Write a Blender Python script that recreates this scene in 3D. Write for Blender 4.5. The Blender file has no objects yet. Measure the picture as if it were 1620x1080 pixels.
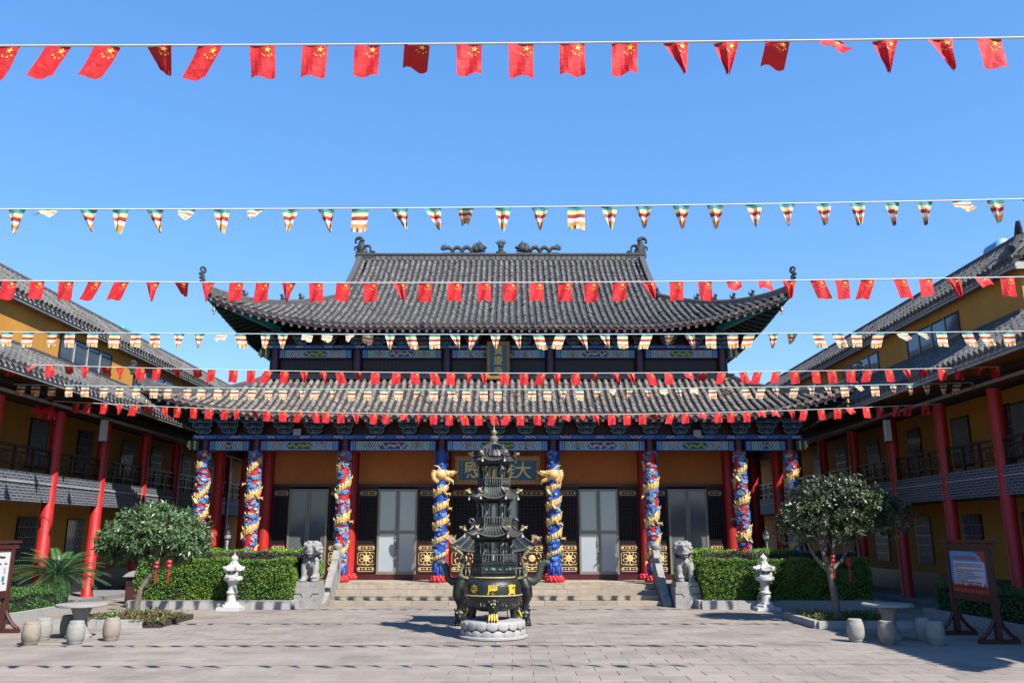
import bpy, math, random
from math import sin, cos, pi, radians, atan, tan, sqrt
from mathutils import Vector, Matrix
R = random.Random(7)
sc = bpy.context.scene
COL = sc.collection

# ------------------------------------------------------------------ camera, sky, sun, exposure
H = 1.9
PITCH = radians(13.2)
F = 1300.0                       # focal length in photograph pixels (1620 wide)
cam_d = bpy.data.cameras.new('camera')
cam_d.sensor_width = 36.0
cam_d.lens = F / 1620.0 * 36.0
cam_d.clip_end = 2000
cam = bpy.data.objects.new('camera', cam_d)
COL.objects.link(cam)
cam.location = (0, 0, H)
cam.rotation_euler = (pi / 2 + PITCH, 0, 0)
sc.camera = cam

SUN_EL, SUN_AZ = radians(46), radians(42)
TO_SUN = Vector((sin(SUN_AZ) * cos(SUN_EL), -cos(SUN_AZ) * cos(SUN_EL), sin(SUN_EL)))
world = bpy.data.worlds.new('World')
sc.world = world
world.use_nodes = True
wn = world.node_tree
wn.nodes.clear()
sky = wn.nodes.new('ShaderNodeTexSky')
sky.sky_type = 'NISHITA'
sky.sun_disc = False
sky.sun_elevation = SUN_EL
sky.sun_rotation = math.atan2(TO_SUN.x, TO_SUN.y)
sky.air_density = 1.0
sky.dust_density = 0.0
sky.ozone_density = 6.0
sky.altitude = 0
bg = wn.nodes.new('ShaderNodeBackground')
bg.inputs['Strength'].default_value = 0.15
wo = wn.nodes.new('ShaderNodeOutputWorld')
hsv = wn.nodes.new('ShaderNodeHueSaturation')
hsv.inputs['Saturation'].default_value = 1.72
hsv.inputs['Value'].default_value = 1.70
hsv.inputs['Hue'].default_value = 0.512
gam = wn.nodes.new('ShaderNodeGamma')          # flatten the sky's brightness range like the photograph's tone curve
gam.inputs['Gamma'].default_value = 0.48
wn.links.new(sky.outputs[0], gam.inputs['Color'])
wn.links.new(gam.outputs[0], hsv.inputs['Color'])
wn.links.new(hsv.outputs[0], bg.inputs[0])
wn.links.new(bg.outputs[0], wo.inputs[0])

sun_d = bpy.data.lights.new('sun', 'SUN')
sun_d.energy = 5.0
sun_d.angle = radians(0.5)
sun_d.color = (1.0, 0.95, 0.87)
sun = bpy.data.objects.new('sun', sun_d)
COL.objects.link(sun)
sun.location = (0, 0, 30)
sun.rotation_euler = (-TO_SUN).to_track_quat('-Z', 'Y').to_euler()

sc.view_settings.view_transform = 'Standard'
sc.view_settings.look = 'None'
sc.view_settings.gamma = 1
sc.view_settings.exposure = 1.06
sc.view_settings.use_curve_mapping = False
sc.cycles.max_bounces = 5
sc.cycles.diffuse_bounces = 1
sc.cycles.use_denoising = True

# ------------------------------------------------------------------ pixel helpers
CS, SN = cos(PITCH), sin(PITCH)
def on_y(px, py, Y):
    """point of the vertical plane y = Y that the photograph shows at (px, py)"""
    a, b = (px - 810) / F, (540 - py) / F
    d = Y / (CS - b * SN)
    return Vector((a * d, Y, H + d * (SN + b * CS)))
def on_x(px, py, X):
    a, b = (px - 810) / F, (540 - py) / F
    d = X / a
    return Vector((X, d * (CS - b * SN), H + d * (SN + b * CS)))
def on_z(px, py, z=0.0):
    a, b = (px - 810) / F, (540 - py) / F
    d = (z - H) / (SN + b * CS)
    return Vector((a * d, d * (CS - b * SN), z))
def at_d(px, py, d):
    a, b = (px - 810) / F, (540 - py) / F
    return Vector((a * d, d * (CS - b * SN), H + d * (SN + b * CS)))

# ------------------------------------------------------------------ materials
MATS = {}
ALB = 0.68
def mk(name, c1, c2=None, scale=3.0, rough=0.7, bump=0.0, bscale=30.0, metal=0.0, rnd=0.0, detail=4.0,
       dirt=None, dscale=1.0, damt=0.5, spec=0.4, trans=0.0, stretch=(1, 1, 1), var=0.15):
    """c1..c2 noise mix + optional dirt patches + per-piece random value + bump; world-position noise"""
    if name in MATS:
        return MATS[name]
    c1 = tuple(x * ALB for x in c1)
    c2 = tuple(x * ALB for x in c2) if c2 else None
    dirt = tuple(x * ALB for x in dirt) if dirt else None
    m = bpy.data.materials.new(name)
    m.use_nodes = True
    nt = m.node_tree
    N, L = nt.nodes, nt.links
    b = N['Principled BSDF']
    geo = N.new('ShaderNodeNewGeometry')
    mp = N.new('ShaderNodeMapping')
    mp.inputs['Scale'].default_value = stretch
    L.new(geo.outputs['Position'], mp.inputs[0])
    no = N.new('ShaderNodeTexNoise')
    no.inputs['Scale'].default_value = scale
    no.inputs['Detail'].default_value = detail
    no.inputs['Roughness'].default_value = 0.65
    L.new(mp.outputs[0], no.inputs['Vector'])
    ramp = N.new('ShaderNodeMapRange')
    ramp.inputs[1].default_value = 0.3
    ramp.inputs[2].default_value = 0.7
    L.new(no.outputs[0], ramp.inputs[0])
    mix = N.new('ShaderNodeMix')
    mix.data_type = 'RGBA'
    c2 = c2 or tuple(min(1, x * (1 - var)) for x in c1)
    mix.inputs[6].default_value = (*c1, 1)
    mix.inputs[7].default_value = (*c2, 1)
    L.new(ramp.outputs[0], mix.inputs[0])
    col = mix.outputs[2]
    if dirt:
        n2 = N.new('ShaderNodeTexNoise')
        n2.inputs['Scale'].default_value = dscale
        n2.inputs['Detail'].default_value = 6
        n2.inputs['Roughness'].default_value = 0.7
        L.new(mp.outputs[0], n2.inputs['Vector'])
        r2 = N.new('ShaderNodeMapRange')
        r2.inputs[1].default_value = 0.48
        r2.inputs[2].default_value = 0.68
        r2.inputs[4].default_value = damt
        L.new(n2.outputs[0], r2.inputs[0])
        m2 = N.new('ShaderNodeMix')
        m2.data_type = 'RGBA'
        L.new(r2.outputs[0], m2.inputs[0])
        L.new(col, m2.inputs[6])
        m2.inputs[7].default_value = (*dirt, 1)
        col = m2.outputs[2]
    if rnd:
        at = N.new('ShaderNodeAttribute')
        at.attribute_name = 'rnd'
        oi = N.new('ShaderNodeObjectInfo')
        ad = N.new('ShaderNodeMath')
        ad.operation = 'ADD'
        L.new(at.outputs['Fac'], ad.inputs[0])
        L.new(oi.outputs['Random'], ad.inputs[1])
        fr = N.new('ShaderNodeMath')
        fr.operation = 'FRACT'
        L.new(ad.outputs[0], fr.inputs[0])
        mr = N.new('ShaderNodeMapRange')
        mr.inputs[3].default_value = 1 - rnd
        mr.inputs[4].default_value = 1 + rnd
        L.new(fr.outputs[0], mr.inputs[0])
        hs = N.new('ShaderNodeHueSaturation')
        L.new(mr.outputs[0], hs.inputs['Value'])
        L.new(col, hs.inputs['Color'])
        col = hs.outputs[0]
    L.new(col, b.inputs['Base Color'])
    b.inputs['Roughness'].default_value = rough
    b.inputs['Metallic'].default_value = metal
    b.inputs['Specular IOR Level'].default_value = spec
    if trans:
        b.inputs['Transmission Weight'].default_value = trans
    if bump:
        n3 = N.new('ShaderNodeTexNoise')
        n3.inputs['Scale'].default_value = bscale
        n3.inputs['Detail'].default_value = 5
        L.new(mp.outputs[0], n3.inputs['Vector'])
        bp = N.new('ShaderNodeBump')
        bp.inputs['Strength'].default_value = bump
        bp.inputs['Distance'].default_value = 0.03
        L.new(n3.outputs[0], bp.inputs['Height'])
        L.new(bp.outputs[0], b.inputs['Normal'])
    MATS[name] = m
    return m

M_tile = mk('grey_clay_tile', (.12, .116, .114), (.19, .18, .172), scale=5, rough=.9, rnd=.22, bump=.5, bscale=40,
            dirt=(.050, .053, .050), dscale=2.2, damt=.7)
M_tile2 = mk('weathered_warm_tile', (.19, .168, .15), (.31, .26, .222), scale=4, rough=.9, rnd=.20, bump=.5, bscale=40,
             dirt=(.085, .083, .078), dscale=2.0, damt=.75)
M_pan = mk('pan_tile_grey', (.026, .026, .027), (.05, .049, .047), scale=9, rough=.95, bump=.4, bscale=30)
M_ridge = mk('ridge_clay', (.055, .058, .062), (.11, .11, .112), scale=8, rough=.85, bump=.5, bscale=35)
M_orn = mk('dark_ornament_clay', (.018, .022, .026), (.05, .055, .06), scale=14, rough=.7, bump=.5, bscale=40)
M_red = mk('red_lacquer', (.58, .022, .02), (.47, .016, .016), scale=2.5, rough=.5, bump=.08, bscale=40, dirt=(.33, .03, .025), dscale=2.2, damt=.6)
M_dred = mk('dark_red_lacquer', (.085, .010, .014), (.055, .008, .011), scale=4, rough=.4)
M_maroon = mk('maroon_wood', (.055, .010, .012), (.035, .007, .009), scale=6, rough=.5, bump=.1, bscale=50)
M_orange = mk('orange_plaster', (.62, .20, .055), (.53, .165, .045), scale=1.2, rough=.85, bump=.08, bscale=60, dirt=(.33, .12, .03), dscale=1.3, damt=.35)
M_yellow = mk('yellow_plaster', (.61, .29, .045), (.53, .24, .036), scale=.9, rough=.85, bump=.06, bscale=60, dirt=(.36, .19, .05), dscale=2.2, damt=.5, stretch=(1, 1, .14))
M_blue = mk('blue_paint', (.022, .075, .40), (.016, .05, .28), scale=6, rough=.55)
M_lblue = mk('light_blue_paint', (.07, .23, .60), (.05, .17, .5), scale=6, rough=.55)
M_sky = mk('pale_blue_paint', (.16, .40, .74), (.12, .32, .64), scale=8, rough=.5)
M_green = mk('green_paint', (.018, .16, .095), (.012, .10, .065), scale=6, rough=.55)
M_dgreen = mk('dark_green_paint', (.012, .045, .040), (.008, .03, .028), scale=4, rough=.6)
M_teal = mk('teal_paint', (.03, .36, .36), (.02, .25, .28), scale=8, rough=.5)
M_wpaint = mk('white_paint', (.74, .74, .70), (.62, .62, .58), scale=6, rough=.6)
M_gold = mk('gold_paint', (.84, .57, .21), (.68, .38, .09), scale=9, rough=.38, bump=.35, bscale=45, spec=.6)
M_pgold = mk('pale_gold_paint', (.84, .66, .32), (.70, .48, .16), scale=12, rough=.4, bump=.2, bscale=60)
M_lime = mk('yellow_green_gilding', (.60, .56, .10), (.48, .42, .07), scale=14, rough=.45)
M_plaque = mk('plaque_blue', (.010, .125, .20), (.008, .09, .15), scale=3, rough=.35)
M_alu = mk('bronze_aluminium', (.30, .27, .21), (.25, .225, .175), scale=4, rough=.4, metal=.3)
M_pane = mk('frosted_pane', (.42, .47, .51), (.37, .42, .46), scale=.8, rough=.08, spec=.8)
M_dpane = mk('dark_window_pane', (.018, .024, .030), (.03, .036, .042), scale=.7, rough=.06, spec=.8)
M_bpane = mk('blue_window_pane', (.05, .085, .12), (.08, .12, .16), scale=.5, rough=.05, spec=.9)
M_curt = mk('pale_curtain', (.42, .42, .40), (.30, .31, .31), scale=9, rough=.9, stretch=(1, 1, .08))
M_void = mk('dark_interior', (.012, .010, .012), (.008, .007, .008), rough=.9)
M_stone = mk('grey_granite', (.40, .385, .36), (.30, .29, .275), scale=22, rough=.85, bump=.5, bscale=60, dirt=(.17, .165, .155), dscale=3.5, damt=.6)
M_step = mk('cream_granite_step', (.44, .375, .29), (.37, .305, .23), scale=10, rough=.8, bump=.2, bscale=60, rnd=.14, dirt=(.24, .19, .14), dscale=2.2, damt=.6)
M_wst = mk('white_marble', (.64, .64, .63), (.54, .54, .53), scale=6, rough=.55, bump=.12, bscale=50, dirt=(.5, .5, .47), dscale=4, damt=.35)
M_kerb = mk('kerb_granite', (.45, .44, .43), (.36, .35, .34), scale=30, rough=.85, bump=.3, bscale=80, rnd=.10, dirt=(.26, .25, .24), dscale=2.5, damt=.5)
M_paver = mk('paving_granite', (.365, .312, .268), (.29, .246, .212), scale=1.6, rough=.85, bump=.25, bscale=70, rnd=.09, detail=8,
             dirt=(.195, .165, .148), dscale=.6, damt=.75)
M_joint = mk('paving_joint', (.26, .225, .195), (.20, .17, .15), scale=9, rough=.95)
M_bronze = mk('black_bronze', (.012, .016, .014), (.032, .036, .031), scale=7, rough=.42, metal=.35, bump=.25, bscale=50, dirt=(.05, .075, .062), dscale=5, damt=.6, spec=.6)
M_rib = mk('worn_bronze_tile', (.09, .092, .09), (.17, .165, .15), scale=12, rough=.5, metal=.3)
M_agold = mk('aged_gilding', (.62, .50, .25), (.42, .33, .13), scale=16, rough=.45, bump=.3, bscale=60)
M_ygold = mk('bright_gilding', (.80, .60, .06), (.66, .46, .04), scale=12, rough=.4)
M_pink = mk('faded_pink_gilding', (.46, .20, .20), (.40, .28, .15), scale=14, rough=.5)
M_bark = mk('pale_bark', (.26, .21, .165), (.14, .115, .09), scale=14, rough=.95, bump=.7, bscale=40, stretch=(1, 1, .35))
M_leaf = mk('glossy_leaf', (.062, .125, .042), (.11, .18, .06), scale=2.5, rough=.36, rnd=.55, spec=.55)
M_leaf2 = mk('dark_leaf', (.038, .068, .022), (.08, .105, .036), scale=2.5, rough=.34, rnd=.65, spec=.55)
M_hedge = mk('hedge_leaf', (.080, .195, .024), (.125, .255, .030), scale=1.6, rough=.5, rnd=.5, dirt=(.28, .31, .035), dscale=.9, damt=.45)
M_hedge2 = mk('low_hedge_leaf', (.045, .14, .025), (.07, .18, .03), scale=1.6, rough=.5, rnd=.45)
M_lime_h = mk('bright_hedge_leaf', (.15, .33, .025), (.21, .40, .035), scale=2, rough=.5, rnd=.45)
M_purp = mk('purple_hedge_leaf', (.06, .036, .045), (.09, .05, .055), scale=3, rough=.5, rnd=.5)
M_hcore = mk('hedge_twigs', (.010, .016, .006), (.018, .020, .010), scale=8, rough=1)
M_soil = mk('planting_soil', (.07, .05, .035), (.045, .033, .024), scale=12, rough=1, bump=.6, bscale=30)
M_cycad = mk('cycad_leaf', (.045, .13, .05), (.08, .18, .06), scale=3, rough=.32, rnd=.45, spec=.6)
M_flag = mk('red_flag_cloth', (.72, .014, .020), (.62, .010, .015), scale=7, rough=.7, rnd=.12, bump=.5, bscale=14)
M_star = mk('yellow_star_print', (.85, .62, .10), (.82, .58, .08), rough=.75)
M_cord = mk('white_cord', (.80, .80, .78), (.72, .72, .70), rough=.8)
M_fb = mk('flag_blue', (.06, .32, .36), (.05, .27, .32), rough=.75)
M_fy = mk('flag_yellow', (.88, .74, .36), (.84, .68, .30), rough=.75)
M_fr = mk('flag_dark_red', (.46, .045, .03), (.40, .035, .025), rough=.75)
M_fw = mk('flag_white', (.95, .84, .82), (.9, .78, .76), rough=.75)
M_fo = mk('flag_orange', (.86, .40, .11), (.8, .34, .08), rough=.75)
M_wood = mk('brown_red_timber', (.095, .026, .022), (.06, .018, .016), scale=5, rough=.55, bump=.2, bscale=60, stretch=(1, 1, .2))
M_rail = mk('dark_railing_wood', (.050, .020, .016), (.032, .013, .011), scale=6, rough=.5)
M_iron = mk('black_iron', (.018, .019, .021), (.03, .03, .032), rough=.45, metal=.5)
M_bar = mk('grey_window_bar', (.33, .35, .37), (.27, .29, .31), rough=.4, metal=.4)
M_board = mk('notice_paper', (.78, .79, .78), (.72, .73, .73), scale=2, rough=.5)
M_ink = mk('print_ink', (.04, .035, .05), rough=.7)
M_pblue = mk('poster_blue', (.08, .28, .58), (.14, .38, .66), scale=2, rough=.4)
M_pred = mk('poster_red', (.46, .03, .02), (.36, .02, .02), scale=8, rough=.4)
M_lgrey = mk('light_grey_stone', (.38, .37, .34), (.31, .30, .28), scale=25, rough=.85, bump=.4, bscale=60, dirt=(.24, .22, .19), dscale=6, damt=.5)
M_dado = mk('dark_dado_tile', (.035, .035, .045), (.028, .028, .036), scale=2, rough=.4)
M_conc = mk('grey_concrete', (.27, .27, .27), (.20, .20, .205), scale=4, rough=.9, bump=.2)
M_soff = mk('soffit_slats', (.05, .052, .058), (.035, .036, .042), scale=4, rough=.8)
M_wtrim = mk('pale_grey_trim', (.50, .49, .48), (.38, .375, .37), scale=4, rough=.8, dirt=(.2, .19, .19), dscale=2, damt=.5)
M_tank = mk('teal_tank_plastic', (.07, .42, .40), (.05, .36, .36), rough=.4)
M_btank = mk('blue_tank_plastic', (.10, .36, .62), (.08, .30, .55), rough=.4)
M_lampw = mk('white_lamp_plastic', (.82, .82, .80), rough=.4)
M_pinkf = mk('pink_lotus_flower', (.72, .16, .34), (.6, .12, .28), rough=.5)
M_dryp = mk('dry_yellow_leaf', (.22, .17, .05), (.14, .12, .03), scale=6, rough=.7, rnd=.5)
M_lotus = mk('red_lotus_paint', (.62, .03, .035), (.5, .02, .025), scale=10, rough=.4)

def brick_mat():
    m = bpy.data.materials.new('dark_brick_band')
    m.use_nodes = True
    nt = m.node_tree
    N, L = nt.nodes, nt.links
    b = N['Principled BSDF']
    g = N.new('ShaderNodeNewGeometry')
    sp = N.new('ShaderNodeSeparateXYZ')
    cb = N.new('ShaderNodeCombineXYZ')
    L.new(g.outputs['Position'], sp.inputs[0])
    L.new(sp.outputs['Y'], cb.inputs[0])
    L.new(sp.outputs['Z'], cb.inputs[1])
    br = N.new('ShaderNodeTexBrick')
    br.inputs['Color1'].default_value = (.052, .058, .070, 1)
    br.inputs['Color2'].default_value = (.030, .034, .044, 1)
    br.inputs['Mortar'].default_value = (.25, .255, .27, 1)
    br.inputs['Scale'].default_value = 1.0
    br.inputs['Mortar Size'].default_value = 0.0065
    br.inputs['Brick Width'].default_value = 0.235
    br.inputs['Row Height'].default_value = 0.072
    L.new(cb.outputs[0], br.inputs['Vector'])
    L.new(br.outputs['Color'], b.inputs['Base Color'])
    bp = N.new('ShaderNodeBump')
    bp.inputs['Strength'].default_value = .5
    bp.inputs['Distance'].default_value = .01
    bp.invert = True
    L.new(br.outputs['Fac'], bp.inputs['Height'])
    L.new(bp.outputs[0], b.inputs['Normal'])
    b.inputs['Roughness'].default_value = .8
    return m
M_brick = brick_mat()

# ------------------------------------------------------------------ mesh builder
WLOC = {}
class MB:
    def __init__(s):
        s.v, s.f, s.m, s.r = [], [], [], []
        s.cur = 0
        s.rv = 0.0
    def add(s, verts, faces, mi=None, rv=None):
        n = len(s.v)
        s.v.extend(tuple(p) for p in verts)
        mi = s.cur if mi is None else mi
        rv = s.rv if rv is None else rv
        for f in faces:
            s.f.append(tuple(i + n for i in f))
            s.m.append(mi)
            s.r.append(rv)
    def box(s, x0, x1, y0, y1, z0, z1, mi=None, rv=None):
        s.add([(x0, y0, z0), (x1, y0, z0), (x1, y1, z0), (x0, y1, z0), (x0, y0, z1), (x1, y0, z1), (x1, y1, z1), (x0, y1, z1)],
              [(0, 3, 2, 1), (4, 5, 6, 7), (0, 1, 5, 4), (1, 2, 6, 5), (2, 3, 7, 6), (3, 0, 4, 7)], mi, rv)
    def bbox(s, c, size, rot=None, mi=None, rv=None, bev=0.0):
        """oriented box, optional chamfered vertical/top edges"""
        hx, hy, hz = size[0] / 2, size[1] / 2, size[2] / 2
        pts = [Vector((a * hx, b * hy, e * hz)) for e in (-1, 1) for b in (-1, 1) for a in (-1, 1)]
        if rot is not None:
            pts = [rot @ p for p in pts]
        c = Vector(c)
        s.add([c + p for p in pts], [(0, 2, 3, 1), (4, 5, 7, 6), (0, 1, 5, 4), (1, 3, 7, 5), (3, 2, 6, 7), (2, 0, 4, 6)], mi, rv)
    def bar(s, a, b, w, h, mi=None, rv=None):
        """rectangular bar from a to b"""
        a, b = Vector(a), Vector(b)
        d = (b - a)
        if d.length < 1e-6:
            return
        dn = d.normalized()
        up = Vector((0, 0, 1)) if abs(dn.z) < .95 else Vector((0, 1, 0))
        sx = dn.cross(up).normalized() * (w / 2)
        su = sx.cross(dn).normalized() * (h / 2)
        vs = [a - sx - su, a + sx - su, a + sx + su, a - sx + su, b - sx - su, b + sx - su, b + sx + su, b - sx + su]
        s.add(vs, [(3, 2, 1, 0), (4, 5, 6, 7), (0, 1, 5, 4), (1, 2, 6, 5), (2, 3, 7, 6), (3, 0, 4, 7)], mi, rv)
    def tube(s, path, rad, n=8, mi=None, rv=None, cap=True, flat=1.0):
        path = [Vector(p) for p in path]
        k = len(path)
        if not isinstance(rad, (list, tuple)):
            rad = [rad] * k
        vs, fs = [], []
        prev = None
        for i, p in enumerate(path):
            t = (path[min(i + 1, k - 1)] - path[max(i - 1, 0)])
            t = t.normalized() if t.length > 1e-9 else Vector((0, 0, 1))
            if prev is None:
                up = Vector((0, 0, 1)) if abs(t.z) < .9 else Vector((0, 1, 0))
                nx = t.cross(up).normalized()
            else:
                nx = (prev - t * prev.dot(t))
                nx = nx.normalized() if nx.length > 1e-6 else t.orthogonal().normalized()
            prev = nx
            ny = t.cross(nx)
            for j in range(n):
                a = 2 * pi * j / n
                vs.append(p + nx * cos(a) * rad[i] + ny * sin(a) * rad[i] * flat)
        for i in range(k - 1):
            for j in range(n):
                j2 = (j + 1) % n
                fs.append((i * n + j, i * n + j2, (i + 1) * n + j2, (i + 1) * n + j))
        if cap:
            fs.append(tuple(reversed(range(n))))
            fs.append(tuple((k - 1) * n + j for j in range(n)))
        s.add(vs, fs, mi, rv)
    def lathe(s, prof, c=(0, 0, 0), n=24, mi=None, rv=None, a0=0.0, sq=None):
        """prof = [(r, z)...] bottom to top"""
        vs, fs = [], []
        k = len(prof)
        for r, z in prof:
            for j in range(n):
                a = a0 + 2 * pi * j / n
                vs.append((c[0] + r * cos(a), c[1] + r * sin(a), c[2] + z))
        for i in range(k - 1):
            for j in range(n):
                j2 = (j + 1) % n
                fs.append((i * n + j, i * n + j2, (i + 1) * n + j2, (i + 1) * n + j))
        fs.append(tuple(reversed(range(n))))
        fs.append(tuple((k - 1) * n + j for j in range(n)))
        s.add(vs, fs, mi, rv)
    def ball(s, c, r, n=10, m=6, mi=None, rv=None, rot=None):
        """ellipsoid, r scalar or (rx, ry, rz)"""
        if not isinstance(r, (list, tuple)):
            r = (r, r, r)
        c = Vector(c)
        vs = [Vector((0, 0, -r[2]))]
        for i in range(1, m):
            t = -pi / 2 + pi * i / m
            for j in range(n):
                a = 2 * pi * j / n
                vs.append(Vector((r[0] * cos(t) * cos(a), r[1] * cos(t) * sin(a), r[2] * sin(t))))
        vs.append(Vector((0, 0, r[2])))
        if rot is not None:
            vs = [rot @ p for p in vs]
        fs = []
        for j in range(n):
            fs.append((0, 1 + (j + 1) % n, 1 + j))
        for i in range(m - 2):
            for j in range(n):
                j2 = (j + 1) % n
                fs.append((1 + i * n + j, 1 + i * n + j2, 1 + (i + 1) * n + j2, 1 + (i + 1) * n + j))
        b = 1 + (m - 2) * n
        for j in range(n):
            fs.append((b + j, b + (j + 1) % n, len(vs) - 1))
        s.add([c + p for p in vs], fs, mi, rv)
    def poly(s, pts, mi=None, rv=None):
        s.add(pts, [tuple(range(len(pts)))], mi, rv)
    def prism(s, pts, vec, mi=None, rv=None):
        """extrude polygon pts (3d, planar) along vec"""
        n = len(pts)
        pts = [Vector(p) for p in pts]
        vec = Vector(vec)
        s.add(pts + [p + vec for p in pts],
              [tuple(range(n)), tuple(reversed(range(n, 2 * n)))] + [(i, i + n, (i + 1) % n + n, (i + 1) % n) for i in range(n)], mi, rv)
    def build(s, name, mats, parent=None, smooth=None, org=None, fixn=False):
        me = bpy.data.meshes.new(name)
        o = Vector(org) if org is not None else Vector((0, 0, 0))
        pl = WLOC.get(parent.name, Vector((0, 0, 0))) if parent else Vector((0, 0, 0))
        base = pl + o if parent else o
        me.from_pydata([(a - base.x, b - base.y, c - base.z) for a, b, c in s.v], [], s.f)
        for mt in (mats if isinstance(mats, (list, tuple)) else [mats]):
            me.materials.append(mt)
        me.polygons.foreach_set('material_index', s.m)
        if any(s.r):
            at = me.attributes.new('rnd', 'FLOAT', 'FACE')
            at.data.foreach_set('value', s.r)
        if fixn:
            import bmesh
            bm = bmesh.new()
            bm.from_mesh(me)
            bmesh.ops.recalc_face_normals(bm, faces=bm.faces)
            bm.to_mesh(me)
            bm.free()
        if smooth:
            me.polygons.foreach_set('use_smooth', [True] * len(me.polygons))
            try:
                me.set_sharp_from_angle(angle=radians(smooth))
            except Exception:
                pass
        me.update()
        ob = bpy.data.objects.new(name, me)
        COL.objects.link(ob)
        ob.location = o
        if parent:
            ob.parent = parent
        WLOC[ob.name] = (pl + o)
        return ob

def inst(name, mesh, parent, loc, rot=None, scale=None):
    """object sharing mesh data; loc in world coordinates, unrotated parent"""
    ob = bpy.data.objects.new(name, mesh)
    COL.objects.link(ob)
    pl = WLOC.get(parent.name, Vector((0, 0, 0))) if parent else Vector((0, 0, 0))
    ob.location = Vector(loc) - pl
    if rot is not None:
        ob.rotation_euler = rot
    if scale is not None:
        ob.scale = scale
    if parent:
        ob.parent = parent
    WLOC[ob.name] = Vector(loc)
    return ob

def tag(o, label, cat, group=None, kind=None):
    o['label'] = label
    if cat:
        o['category'] = cat
    if group:
        o['group'] = group
    if kind:
        o['kind'] = kind
    return o
def thing(name, loc, label, cat, group=None):
    o = bpy.data.objects.new(name, None)
    COL.objects.link(o)
    o.empty_display_size = .2
    o.location = loc
    WLOC[o.name] = Vector(loc)
    return tag(o, label, cat, group)
def stuff(o):
    o['kind'] = 'stuff'
    return o
def struct(o):
    o['kind'] = 'structure'
    return o
def copy_tree(o, parent=None):
    c = o.copy()
    COL.objects.link(c)
    if parent is not None:
        c.parent = parent
    for ch in list(o.children):
        copy_tree(ch, c)
    return c

def text_mesh(body, size, bold=0.0, ext=0.006, sx=1.0):
    """flat lettering mesh, centred, in the XZ plane facing -Y; needs the bundled CJK fallback font"""
    cu = bpy.data.curves.new('lettering', 'FONT')
    cu.body = body
    cu.size = size
    cu.extrude = ext
    cu.offset = bold
    cu.align_x = 'CENTER'
    cu.align_y = 'CENTER'
    cu.resolution_u = 3
    ob = bpy.data.objects.new('lettering', cu)
    COL.objects.link(ob)
    bpy.context.view_layer.update()
    dg = bpy.context.evaluated_depsgraph_get()
    me = bpy.data.meshes.new_from_object(ob.evaluated_get(dg))
    bpy.data.objects.remove(ob)
    xs = [v.co.x for v in me.vertices]
    ys = [v.co.y for v in me.vertices]
    if not xs:
        return me
    cx, cy = (min(xs) + max(xs)) / 2, (min(ys) + max(ys)) / 2
    for v in me.vertices:
        v.co = Vector(((v.co.x - cx) * sx, -v.co.z, v.co.y - cy))
    return me
def lettering(body, size, mat, parent, loc, bold=0.0, ext=0.006, name='lettering', sx=1.0, fn=None):
    me = text_mesh(body, size, bold, ext, sx)
    me.materials.clear()
    me.materials.append(mat)
    if fn:
        for v in me.vertices:
            v.co = fn(v.co)
    return inst(name, me, parent, loc)
# ------------------------------------------------------------------ ground and paving
mb = MB()
mb.add([(-300, -120, -.03), (300, -120, -.03), (300, 500, -.03), (-300, 500, -.03)], [(0, 1, 2, 3)])
ground = struct(mb.build('ground', M_joint, None))
PW, PD = .60, .40
pm = []
for k in range(3):
    m_ = MB()
    g = .0025
    bev = .006
    x, y = PW / 2 - g, PD / 2 - g
    zt = -.002 + .0016 * k
    m_.add([(-x, -y, -.03), (x, -y, -.03), (x, y, -.03), (-x, y, -.03), (-x, -y, zt - .005), (x, -y, zt - .005), (x, y, zt - .005), (-x, y, zt - .005),
            (-x + bev, -y + bev, zt), (x - bev, -y + bev, zt), (x - bev, y - bev, zt), (-x + bev, y - bev, zt)],
           [(0, 1, 5, 4), (1, 2, 6, 5), (2, 3, 7, 6), (3, 0, 4, 7), (4, 5, 9, 8), (5, 6, 10, 9), (6, 7, 11, 10), (7, 4, 8, 11), (8, 9, 10, 11)])
    o = m_.build('paver', M_paver, None)
    pm.append(o.data)
    bpy.data.objects.remove(o)
field = MB()
row = 0
cnt = 0
Y0 = 11.55
for r_ in range(-34, 46):
    y = Y0 + r_ * PD
    off = PW / 2 if r_ % 2 else 0
    for c_ in range(-24, 24):
        x = c_ * PW + off
        vis = abs(x) < (y * .62 + .5)
        if 0 <= r_ and cnt < 300 and vis:
            o = inst('paver', pm[R.randrange(3)], ground, (x, y, 0))
            cnt += 1
        else:
            zt = -.002 + R.uniform(0, .004)
            g = .0028
            field.add([(x - PW / 2 + g, y - PD / 2 + g, zt), (x + PW / 2 - g, y - PD / 2 + g, zt), (x + PW / 2 - g, y + PD / 2 - g, zt), (x - PW / 2 + g, y + PD / 2 - g, zt)], [(0, 1, 2, 3)], 0, R.random())
stuff(field.build('paver_field', M_paver, ground))
# ------------------------------------------------------------------ temple hall
AX, CY = -0.45, 31.5            # hall axis (x) and centre (y)
YD, YI = 25.6, 27.0             # dragon column row, inner column row
PZ = 0.5                        # platform height
COLX = (1.73, 4.73, 7.49, 9.08)
temple = thing('temple_hall', (AX, CY, 0), 'two tiered temple hall with grey tiled roofs, dragon columns and painted beams', 'temple')

def clamp(x, a=0.0, b=1.0):
    return max(a, min(b, x))

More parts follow.
